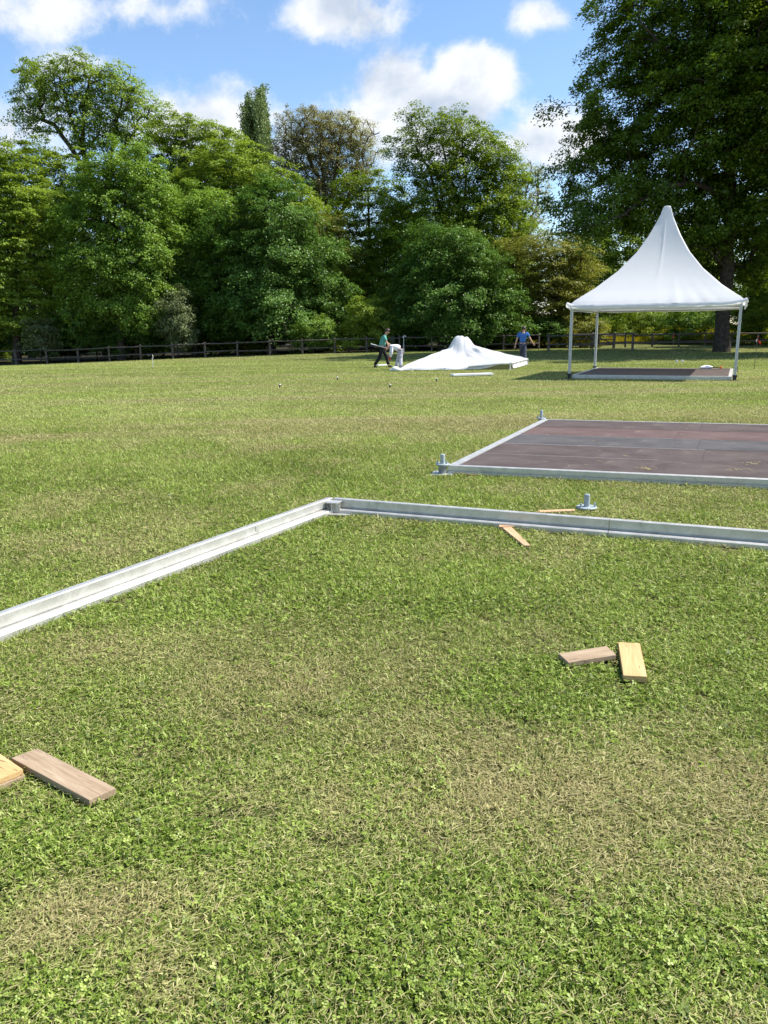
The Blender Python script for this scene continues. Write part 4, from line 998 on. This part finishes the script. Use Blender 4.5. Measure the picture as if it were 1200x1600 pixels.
BEAM = [(0, .002), (0, .135), (.004, .14), (.052, .14), (.056, .136), (.056, .068), (.044, .062), (.044, .055), (.118, .050), (.124, .044), (.124, .006), (.120, .002)]
def floor_frame():
    Cn = np.array([-.53, 7.24]); dl = np.array([-1.71, -3.03]); dl /= np.linalg.norm(dl); dr = np.array([3.52, -1.46]); dr /= np.linalg.norm(dr)
    nl = np.array([-dl[1], dl[0]]); nl = nl if nl @ dr > 0 else -nl; nr = np.array([-dr[1], dr[0]]); nr = nr if nr @ dl > 0 else -nr
    root = empty('floor_frame', (Cn[0], Cn[1], 0), 'bare aluminium floor frame corner of two long beams lying on the grass', 'frame')
    def beam(name, a, b, side):
        m = MB(); m.sweep(BEAM, a, b, side); return m.build(name, M['alu'], root)
    beam('beam', dl * .02, dl * 1.16, nl); beam('beam', dl * 1.166, dl * 5.2, nl)
    beam('beam', dr * .075, dr * 2.62, nr); beam('beam', dr * 2.626, dr * 5.2, nr)
    m = MB(); s_ = dl * 1.163; m.sweep([(.057, .084), (.057, .126), (.060, .126), (.060, .084)], s_ - dl * .03, s_ + dl * .03, nl); m.build('splice_plate', M['alu'], root)
    k = (nl + nr) / np.linalg.norm(nl + nr); c = k * .165; br = None
    m = MB(); m.box((c[0], c[1], .122), (.125, .11, .010), R(-22)); br = m.build('corner_bracket', M['alu'], root, .002)
    m = MB(); m.box((c[0] - .03, c[1], .070), (.010, .085, .094), R(20)); m.box((c[0] + .035, c[1] - .01, .070), (.06, .010, .094), R(-22)); m.tube([(c[0], c[1] + .02, .02), (c[0], c[1] + .02, .116)], .024, 12); m.build('web', M['alu'], br, .002)
    q = c + np.array([.05, -.02]); m = MB(); m.box((q[0], q[1], .014), (.23, .15, .012), R(-10)); bp = m.build('base_plate', M['alu'], br, .002)
    m = MB(); m.tube([(q[0] + .075, q[1] + .03, .018), (q[0] + .075, q[1] + .03, .042)], .014, 6); m.build('bolt', M['steel_dark'], bp)
    for d, n_ in ((dl, nl), (dr, nr)): KEEP_OUT.append([Cn + d * -.02, Cn + d * 5.2, Cn + d * 5.2 + n_ * .11, Cn + d * -.02 + n_ * .11])
    KEEP_OUT.append([Cn + q + (-.15, -.1), Cn + q + (.15, -.1), Cn + q + (.15, .1), Cn + q + (-.15, .1)])
floor_frame()

# ------------------------------------------------------------------ loose boards
def top_corners(px, z): return [gnd(x, y, z)[:2] for x, y in px]
Z1 = .045
box_thing('wood_board', M['wood_grey'], top_corners([(888, 1035), (963, 1023), (948, 1009), (873, 1021)], Z1), .018, Z1, 'short grey weathered board on the grass beside the yellow board', 'board', 'loose boards on the grass')
box_thing('wood_board', M['wood_new'], top_corners([(974, 1055), (1011, 1057), (1000, 1005), (966, 1003)], Z1 + .006), .018, Z1 + .006, 'fresh yellow board end lying beside the short grey weathered board', 'board', 'loose boards on the grass', tilt=(0, 0))
box_thing('wood_board', M['wood_grey'], top_corners([(139, 1250), (181, 1231), (58.5, 1169), (17, 1184)], Z1), .016, Z1, 'long weathered brown grey board with a crack, nearest to the camera', 'board', 'loose boards on the grass')
lo = top_corners([(39, 1212), (-20, 1236), (-100, 1210), (-30, 1172)], .03)
box_thing('wood_board', M['wood_grey'], lo, .010, .032, 'grey board lying underneath the yellow board at the frame edge', 'board', 'loose boards on the grass')
hi = top_corners([(36, 1202), (-30, 1229), (-110, 1195), (-38, 1152)], .055)
box_thing('wood_board', M['wood_new'], hi, .0325, .056, 'fresh yellow board lying on top of a grey board at the frame edge', 'board', 'loose boards on the grass')
Z2 = .035
s1 = top_corners([(780, 823), (809, 822), (808, 819), (779, 818)], Z2); s1 = [s1[0], s1[1], s1[1] + (s1[2] - s1[1]), s1[0] + (s1[3] - s1[0])]
box_thing('wood_block', M['wood_pink'], s1, .012, Z2, 'short wooden offcut block lying against the front aluminium beam', 'block')
s2 = top_corners([(819, 852), (829, 852), (799, 823), (785, 824)], Z2)
box_thing('wood_batten', M['wood_pink'], s2, .012, Z2, 'narrow fresh wooden batten on the grass in front of the front aluminium beam', 'batten')
s3 = top_corners([(838, 800), (898, 798), (898, 795), (842, 797)], .03)
box_thing('wood_batten', M['wood_pink'], s3, .010, .03, 'thin wooden batten lying behind the front aluminium beam at the loose screw jack', 'batten')
a1, a2 = gnd(709, 588.5)[:2], gnd(771, 586.5)[:2]; dn = np.array([-(a2 - a1)[1], (a2 - a1)[0]]); dn = dn / np.linalg.norm(dn) * .34
box_thing('white_board', M['whiteboard'], [a1, a2, a2 + dn, a1 + dn], .02, .085, 'long white board lying on the lawn in front of the canvas heap', 'board', bevel=.004)
a1, a2 = gnd(591, 572.3)[:2], gnd(608, 571.3)[:2]; dn = np.array([-(a2 - a1)[1], (a2 - a1)[0]]); dn = dn / np.linalg.norm(dn) * .35
box_thing('white_board', M['whiteboard'], [a1, a2, a2 + dn * .3, a1 + dn * .3], .02, .08, 'white board lying on the lawn behind the legs of the worker in teal', 'board', bevel=.004)

# ------------------------------------------------------------------ pegs, stakes, cups
def peg(x, y, label, h=.09):
    root = empty('ground_peg', (x, y, tz(x, y)), label, 'peg', 'short pegs set out in the lawn')
    m = MB(); m.tube([(0, 0, -.05), (.01, 0, h)], .022, 8); m.build('stem', M['black'], root)
    m = MB(); m.tube([(.01, 0, h), (.012, 0, h + .03)], [.035, .02], 10); m.build('head', M['rope'], root)
for (px, py), lab in (((437, 606), 'short peg standing farthest away from the canvas heap on the lawn'), ((527, 594), 'short peg on the lawn, farther from the camera than the one nearest the workers'),
                      ((609, 606), 'short peg on the lawn below the bending worker'), ((682, 596), 'short peg on the lawn next to the long white board')):
    p = gnd(px, py); peg(p[0], p[1], lab)
def stake(px, py, h, label, cols, rib):
    p = gnd(px, py); root = empty('marker_stake', (p[0], p[1], tz(p[0], p[1])), label, 'stake')
    m = MB(); m.tube([(0, 0, -.1), (.03, 0, h)], .011, 6); m.build('rod', M['rope'] if rib == 'yellow' else M['fence'], root)
    for i, cname in enumerate(cols):
        m = MB(); z = h - .05 - .10 * i; pts = []
        for t in np.linspace(0, 1, 6): pts.append((.03 + (.03 + .06 * i) * t * (1 if i % 2 == 0 else -.6), .02 * math.sin(6 * t + i), z - .12 * t * t + .02 * math.sin(9 * t)))
        V = []; F = []
        for j, q in enumerate(pts): V += [(q[0], q[1], q[2] + .035), (q[0] + .012, q[1] + .012, q[2] - .035)]
        for j in range(len(pts) - 1): F.append((2 * j, 2 * j + 1, 2 * j + 3, 2 * j + 2))
        m.add(V, F); r = m.build('tape', M[cname], root); r.modifiers.new('thick', 'SOLIDIFY').thickness = .004
stake(1178, 577, 1.33, 'thin stake with fluttering red and white tape right of the tent', ('tape_red', 'tape_white', 'tape_red'), 'red')
stake(1049, 563, 1.38, 'thin stake with red tape seen through the open tent', ('tape_red', 'tape_red'), 'red')
stake(239, 575, .66, 'low stake with pale yellow ribbon in front of the long fence', ('tape_yellow', 'tape_white'), 'yellow')
for px, lab in ((1057, 'white paper cup on the shaded grass behind the tent, the one nearer the oak trunk side stake'), (1066, 'white paper cup on the shaded grass behind the tent, close to the other cup')):
    p = gnd(px, 566); m = MB(); m.tube([(0, 0, .0), (0, 0, .11)], [.045, .06], 12)
    o = m.build('paper_cup', M['whiteboard']); o.location = (p[0], p[1], tz(p[0], p[1])); tag(o, 'white paper cup standing on the shaded grass behind the tent', 'cup', 'pair of white cups on the grass')
def hook_stand():
    p = at(631, 552, 56.4); root = empty('hook_stand', (p[0], p[1], tz(p[0], p[1])), 'thin white metal rod with a hooked head standing at the fence behind the workers', 'stand')
    m = MB(); m.tube([(0, 0, 0), (0, 0, 1.05)], .022, 8); m.build('rod', M['whiteboard'], root)
    m = MB(); m.tube([(-.06, 0, 1.02), (0, 0, 1.12), (.06, 0, 1.13), (.16, 0, 1.08)], .035, 8); m.build('hook', M['whiteboard'], root)
    m = MB(); m.tube([(-.28, 0, .06), (.02, 0, .02)], .025, 8); m.build('foot', M['whiteboard'], root)
hook_stand()

# ------------------------------------------------------------------ the taken down roof lying on its frame
def canvas_heap():
    FL, FR_, BR_ = np.array([.72, 32.95]), np.array([5.40, 32.70]), np.array([6.85, 36.9]); BL = FL + BR_ - FR_
    cen = np.array([3.62, 35.4]); root = empty('canvas_heap', (cen[0], cen[1], 0), 'collapsed white tent roof heaped over its low frame between the workers', 'tent roof')
    cor = [FL - cen, FR_ - cen, BR_ - cen, BL - cen]; nr, na = 34, 240; V, F = [], []
    def per(s):
        k = int(s) % 4; f = s - int(s); return cor[k] * (1 - f) + cor[(k + 1) % 4] * f
    for i in range(nr + 1):
        r = i / nr
        for j in range(na):
            s = 4 * j / na; p = per(s) * r; th = math.atan2(p[1], p[0] + 1e-9)
            f = s % 1; crn = max(0, 1 - min(f, 1 - f) * 5)
            eh = .10 + .20 * sstep(s, .60, .98) * (1 - .9 * sstep(s, 3.0, 3.9)); h = (1.08 - eh) * (1 - r) + eh
            ths = 2 * math.pi * j / na
            dd = math.hypot((p[0] + .02) / .66, p[1] / .8); top = (1.36 - .05 * sstep(p[0], .0, .4)) * math.exp(-dd ** 4) - .05 * math.exp(-((p[0] - .12 - .25 * p[1]) / .07) ** 2) * math.exp(-dd ** 2); kk = max(0, .45 - abs(h - top)) / .45
            lump = max(h, top) + kk * kk * .09 - h
            env = math.sin(math.pi * min(1, r * 1.05)) ** .8 * float(sstep(r, .12, .45))
            wr = .030 * math.sin(7 * ths + 1.3 * math.sin(3 * ths) + 2.5 * r) + .012 * math.sin(15 * ths + 4 * r + .7) + .008 * math.sin(31 * ths - 6 * r) + .06 * (fbm(np.array([p[0] * 1.3 + 9]), np.array([p[1] * 1.3 + 4]), 7)[0] - .5) * 2
            swag = -.20 * math.exp(-((p[0] + .15) / .75) ** 2 - ((p[1] + 1.0) / .5) ** 2) + .10 * math.exp(-((p[0] - .62 + .35 * (p[1] + 1)) / .10) ** 2 - ((p[1] + .95) / .5) ** 2) + .08 * math.exp(-((p[0] + .95 - .3 * (p[1] + 1)) / .12) ** 2 - ((p[1] + 1.0) / .5) ** 2)
            cap = .09 * (fbm(np.array([p[0] * 4 + 2]), np.array([p[1] * 4]), 19)[0] - .5) * 2 * math.exp(-(r / .25) ** 2)
            z = h + lump + (wr * env) + swag + cap
            edge = sstep(r, .90, 1.0); z = z * (1 - edge) + edge * (eh + .012 * math.sin(20 * ths))
            V.append((p[0], p[1], float(z)))
    for i in range(nr):
        for j in range(na): F.append((i * na + j, (i + 1) * na + j, (i + 1) * na + (j + 1) % na, i * na + (j + 1) % na))
    # skirt: drops to the ground along the front, lifted and open near the front right corner
    b0 = len(V)
    for i in range(1, 6):
        t = i / 5
        for j in range(na):
            s = 4 * j / na; p = per(s); k = 1 + .012 * math.sin(9 * s * 3 + 1) * t + .02 * t
            openf = sstep(s, .62, .95) * (1 - sstep(s, 1.02, 1.1))
            eh = .10 + .20 * sstep(s, .60, .98) * (1 - .9 * sstep(s, 3.0, 3.9)); drop = (eh - .03 - (eh - .08) * openf) * t
            if 1.02 < s < 1.98: k += .02 * t * math.sin(math.pi * (s - 1.02) / .96)
            V.append((p[0] * k, p[1] * k, eh + .012 * math.sin(20 * 2 * math.pi * j / na) * (1 - t) - drop + .03 * openf * math.sin(math.pi * t)))
    for i in range(5):
        A = nr * na if i == 0 else b0 + (i - 1) * na; B = b0 + i * na
        for j in range(na): F.append((A + j, B + j, B + (j + 1) % na, A + (j + 1) % na))
    m = MB(); m.add(V, F); m.build('canvas', M['canvas'], root, smooth=True)
    for k in range(4):
        a, b = cor[k] * 1.012, cor[(k + 1) % 4] * 1.012; a = a * .38 + b * .62 if k == 0 else a; m = MB(); m.tube([(a[0], a[1], (.14, .25, .25, .25)[k]), (b[0], b[1], (.27, .25, .25, .05)[k])], .035, 8); m.build('frame_tube', M['pole'], root)
    for k, f in ((0, .12), (0, .42), (0, .985), (1, .95), (2, .5), (3, .5)):
        p = (cor[k] * (1 - f) + cor[(k + 1) % 4] * f) * 1.02; hz = .10 if k == 0 and f < .6 else .27; m = MB(); m.tube([(p[0], p[1], 0), (p[0], p[1], hz)], .03, 8); m.box((p[0], p[1], .01), (.14, .14, .02)); m.build('leg', M['pole'], root)
    KEEP_OUT.append([np.array(c) * .98 + cen for c in cor])
canvas_heap()
m = MB(); m.ball((0, 0, .10), (.17, .14, .11), 12, 8); m.ball((.16, .02, .06), (.14, .12, .07), 10, 6); m.ball((-.14, .06, .06), (.12, .11, .06), 10, 6)
o = m.build('canvas_bundle', M['white_cotton'], smooth=True); pp = gnd(618, 580.5); o.location = (pp[0], pp[1], 0); tag(o, 'small rolled white canvas end on the grass by the feet of the bending worker', 'bundle')

# ------------------------------------------------------------------ people
def skinned(name, verts, edges, mat, parent, root_i=0, levels=2):
    """one continuous surface grown round a skeleton: verts (x, y, z, radius) or (x, y, z, rx, ry)"""
    me = bpy.data.meshes.new(name); me.from_pydata([v[:3] for v in verts], edges, []); o = link_mesh(name, me, mat, parent)
    md = o.modifiers.new('skin', 'SKIN'); md.use_smooth_shade = True
    for i, v in enumerate(verts):
        sv = me.skin_vertices[0].data[i]; sv.radius = (v[3], v[4] if len(v) > 4 else v[3]); sv.use_root = (i == root_i)
    s = o.modifiers.new('subsurf', 'SUBSURF'); s.levels = s.render_levels = levels
    return o
def person(label, loc, rz, J, tops, clothes, hair_mat='hair'):
    """J: joints; body is one mesh; clothes are skinned round the same joints, a little wider"""
    root = empty('person', loc, label, 'person', rz=rz); V, E, ix = [], [], {}
    def add(k, p, r, par=None, ry=None):
        V.append((*p, r) if ry is None else (*p, r, ry)); ix[k] = len(V) - 1
        if par is not None: E.append((ix[par], ix[k]))
    v = lambda k: np.array(J[k], float)
    add('pelvis', v('pelvis'), .125, None, .10); add('waist', (v('pelvis') * .55 + v('chest') * .45), .115, 'pelvis', .09); add('chest', v('chest'), .15, 'waist', .10); add('neck', v('neck'), .058, 'chest')
    hd = v('head'); fw = v('face'); fw = fw / np.linalg.norm(fw); upv = hd - v('neck'); upv /= np.linalg.norm(upv)
    add('jaw', v('neck') + upv * .07 + fw * .02, .062, 'neck'); add('head', hd, .088, 'jaw', .098); add('crown', hd + upv * .09, .062, 'head')
    for s in ('L', 'R'):
        add('sh' + s, v('sh' + s), .062, 'chest'); add('el' + s, v('el' + s), .043, 'sh' + s); add('wr' + s, v('wr' + s), .028, 'el' + s)
        d = v('wr' + s) - v('el' + s); d /= np.linalg.norm(d); side = np.cross(d, (0, 1, 0.2)); side /= np.linalg.norm(side); nrm = np.cross(d, side)
        palm = v('wr' + s) + d * .06; add('palm' + s, palm, .032, 'wr' + s, .018)
        for k in range(4):
            b = palm + d * .045 + side * (.026 - .0175 * k); ln = (.034, .040, .037, .028)[k]
            add(f'f{k}a{s}', b, .0095, 'palm' + s); add(f'f{k}b{s}', b + d * ln + nrm * .012, .0085, f'f{k}a{s}'); add(f'f{k}c{s}', b + d * ln * 1.5 + nrm * .034, .0075, f'f{k}b{s}')
        add('t1' + s, palm + side * .036 - d * .01, .011, 'palm' + s); add('t2' + s, palm + side * .052 + d * .028 + nrm * .014, .009, 't1' + s)
        add('hip' + s, v('hip' + s), .088, 'pelvis'); add('kn' + s, v('kn' + s), .055, 'hip' + s); an = v('an' + s)
        add('cf' + s, v('kn' + s) * .62 + an * .38, .054, 'kn' + s); add('an' + s, an, .036, 'cf' + s)
        t = v('toe' + s); add('ball' + s, an * .35 + t * .65 - (0, 0, .015), .036, 'an' + s); add('toe' + s, t, .026, 'ball' + s)
    body = skinned('body', V, E, M['skin'], root)
    # face
    sd = np.cross(upv, fw); sd /= np.linalg.norm(sd); m = MB(); m.tube([hd + fw * .080 + upv * .02, hd + fw * .108 - upv * .012, hd + fw * .094 - upv * .03], [.008, .016, .012], 8); m.build('nose', M['skin'], body, smooth=True)
    for q in (-1, 1):
        m = MB(); m.ball(hd + fw * .088 + sd * .034 * q + upv * .022, .011, 8, 6); m.build('eye', M['eye'], body)
        m = MB(); m.ball(hd + sd * .096 * q - upv * .005, (.016, .024, .032), 8, 6); m.build('ear', M['skin'], body, smooth=True)
    m = MB(); m.tube([hd + fw * .088 - upv * .05 - sd * .024, hd + fw * .095 - upv * .052, hd + fw * .088 - upv * .05 + sd * .024], .006, 6); m.build('mouth', M['red_glove'], body)
    m = MB(); nu, nv = 14, 8; V, F = [], []; hr = np.random.default_rng(len(label))
    for a in range(nv + 1):                                 # a cap of hair: low at the nape, high over the forehead
        for b in range(nu):
            q = 2 * math.pi * b / nu; front = math.cos(q); tmax = 1.18 + .85 * (.5 - .5 * front) ** .8 - .12 * front; t = tmax * a / nv
            r = .112 + hr.normal(0, .003)
            V.append(hd + upv * .03 - fw * .008 + r * (math.sin(t) * (front * fw * 1.02 + math.sin(q) * sd * .93) + math.cos(t) * upv * 1.05))
    for a in range(nv):
        for b in range(nu): F.append((a * nu + b, (a + 1) * nu + b, (a + 1) * nu + (b + 1) % nu, a * nu + (b + 1) % nu))
    m.add(V, F); h_ = m.build('hair', M[hair_mat], root, smooth=True); h_.modifiers.new('thick', 'SOLIDIFY').thickness = .012
    for (nm, mat, spec) in clothes:
        cv, ce, cx = [], [], {}
        for (k, par, grow) in spec:
            if isinstance(k, tuple): a, b, f = k; p = v(a) * (1 - f) + v(b) * f; key = k; r = np.interp(f, (0, 1), (RAD[a], RAD[b]))
            else: p = v(k); key = k; r = RAD[k]
            cv.append((*p, r + grow, (r + grow) * FLATTEN.get(k if not isinstance(k, tuple) else '', 1.0))); cx[key] = len(cv) - 1
            if par is not None: ce.append((cx[par], cx[key]))
        skinned(nm, cv, ce, M[mat], root)
    for s in ('L', 'R'):
        a, t = v('an' + s), v('toe' + s); m = [(*(a + (0, 0, .005)), .050), (*(a * .7 + t * .3 - (0, 0, .02)), .052, .046), (*(t + (0, 0, .008)), .044, .036)]
        hl = a - (t - a) * .22; hl[2] = t[2] + .01; m.append((*hl, .042))
        skinned('shoe', m, [(0, 1), (1, 2), (1, 3)], M[tops], root)
    return root
def camo_mat():
    m, t, out = new_mat('printed_white_cotton'); tc = t.n('ShaderNodeTexCoord'); n = t.noise(tc.outputs['Object'], 9, 3, .5, .8)
    principled(t, out, t.mix(t.mapr(n, .48, .56), (.66, .65, .68), (.30, .26, .33)), .85); return m
M['camo'] = camo_mat()
RAD = dict(pelvis=.125, waist=.12, chest=.145, neck=.06, shL=.062, shR=.062, elL=.043, elR=.043, wrL=.03, wrR=.03, hipL=.088, hipR=.088, knL=.056, knR=.056, anL=.04, anR=.04)
FLATTEN = {'pelvis': .82, 'chest': .78, 'waist': .8}
def shirt(w='waist'):
    s = [('chest', None, .028), (('pelvis', 'chest', .5), 'chest', .028), (('pelvis', 'chest', .02), ('pelvis', 'chest', .5), .045), (('chest', 'neck', .72), 'chest', -.012)]
    for k in 'LR': s += [('sh' + k, 'chest', .026), (('sh' + k, 'el' + k, .72), 'sh' + k, .026)]
    return s
def long_sleeves():
    s = shirt()
    for k in 'LR': s += [('el' + k, ('sh' + k, 'el' + k, .72), .022), (('el' + k, 'wr' + k, .85), 'el' + k, .018)]
    return s
def trousers(g=.024):
    s = [('pelvis', None, .022)]
    for k in 'LR': s += [('hip' + k, 'pelvis', g), ('kn' + k, 'hip' + k, g + .006), (('kn' + k, 'an' + k, .45), 'kn' + k, g + .008), (('kn' + k, 'an' + k, .95), ('kn' + k, 'an' + k, .45), g + .012)]
    return s
# worker in teal: seen from his left-back, stepping to the right, looking down to the right
walk = dict(pelvis=(0, 0, .92), chest=(.10, 0, 1.30), neck=(.17, 0, 1.47), head=(.25, -.01, 1.60), face=(.92, -.15, -.38),
            shL=(.10, .17, 1.39), shR=(.12, -.17, 1.38), elL=(.22, .22, 1.12), elR=(.24, -.20, 1.10), wrL=(.42, .14, 1.00), wrR=(.34, -.12, .90),
            hipL=(.02, .09, .86), hipR=(.0, -.09, .86), knL=(.22, .09, .48), knR=(-.10, -.09, .47), anL=(.30, .09, .09), anR=(-.36, -.09, .10), toeL=(.46, .09, .035), toeR=(-.22, -.10, .035))
pt_ = gnd(597, 574.5)
person('worker in teal t-shirt and black trousers stepping towards a bending colleague', (pt_[0], pt_[1], tz(*pt_[:2])), 0.0, walk, 'shoe', [('shirt', 'teal', shirt()), ('trousers', 'trouser_black', trousers())])
rod = MB(); rod.tube([(0, 0, 0), (-.80, .05, .22)], .016, 8); o = rod.build('steel_rod', M['whiteboard']); o.location = (pt_[0] + .30, pt_[1] - .22, .86 + .0); tag(o, 'thin pale metal rod held low by the worker in teal, pointing backwards', 'rod')
bend = dict(pelvis=(.10, 0, .86), chest=(-.20, 0, 1.02), neck=(-.38, 0, .98), head=(-.50, 0, .90), face=(-.45, 0, -.9),
            shL=(-.26, .16, .98), shR=(-.26, -.16, .98), elL=(-.30, .18, .74), elR=(-.28, -.20, .72), wrL=(-.36, .12, .54), wrR=(-.34, -.12, .50),
            hipL=(.10, .09, .80), hipR=(.12, -.09, .80), knL=(.02, .10, .46), knR=(.10, -.10, .46), anL=(-.08, .10, .09), anR=(.12, -.10, .09), toeL=(-.24, .10, .035), toeR=(-.04, -.10, .035))
pb_ = gnd(622, 578.0)
bp = person('worker in white clothes and red gloves bending down at the edge of the canvas', (pb_[0], pb_[1], tz(*pb_[:2])), 0.0, bend, 'white_cotton', [('jacket', 'white_cotton', long_sleeves()), ('trousers', 'camo', trousers(.03))])
for s in ('L', 'R'):
    a, e = np.array(bend['wr' + s]), np.array(bend['el' + s]); d = (a - e) / np.linalg.norm(a - e)
    skinned('glove', [(*(a - d * .05), .046), (*(a + d * .04), .046, .034), (*(a + d * .10), .034, .026)], [(0, 1), (1, 2)], M['red_glove'], bp)
stroll = dict(pelvis=(0, 0, .93), chest=(.0, .0, 1.32), neck=(.02, 0, 1.49), head=(.03, 0, 1.62), face=(.35, .94, -.1),
              shL=(-.20, .0, 1.41), shR=(.20, 0, 1.41), elL=(-.29, -.02, 1.14), elR=(.34, .02, 1.18), wrL=(-.35, -.05, .88), wrR=(.47, .05, .98),
              hipL=(-.09, 0, .87), hipR=(.09, 0, .87), knL=(-.04, .12, .48), knR=(.11, -.10, .48), anL=(-.02, .22, .09), anR=(.14, -.26, .14), toeL=(-.01, .38, .035), toeR=(.15, -.13, .05))
pc_ = gnd(816, 568.0)
person('worker in blue shirt and grey trousers walking away behind the canvas heap', (pc_[0], pc_[1], tz(*pc_[:2])), R(-12), stroll, 'shoe', [('shirt', 'blue', shirt()), ('trousers', 'trouser_grey', trousers())])

build_grass()
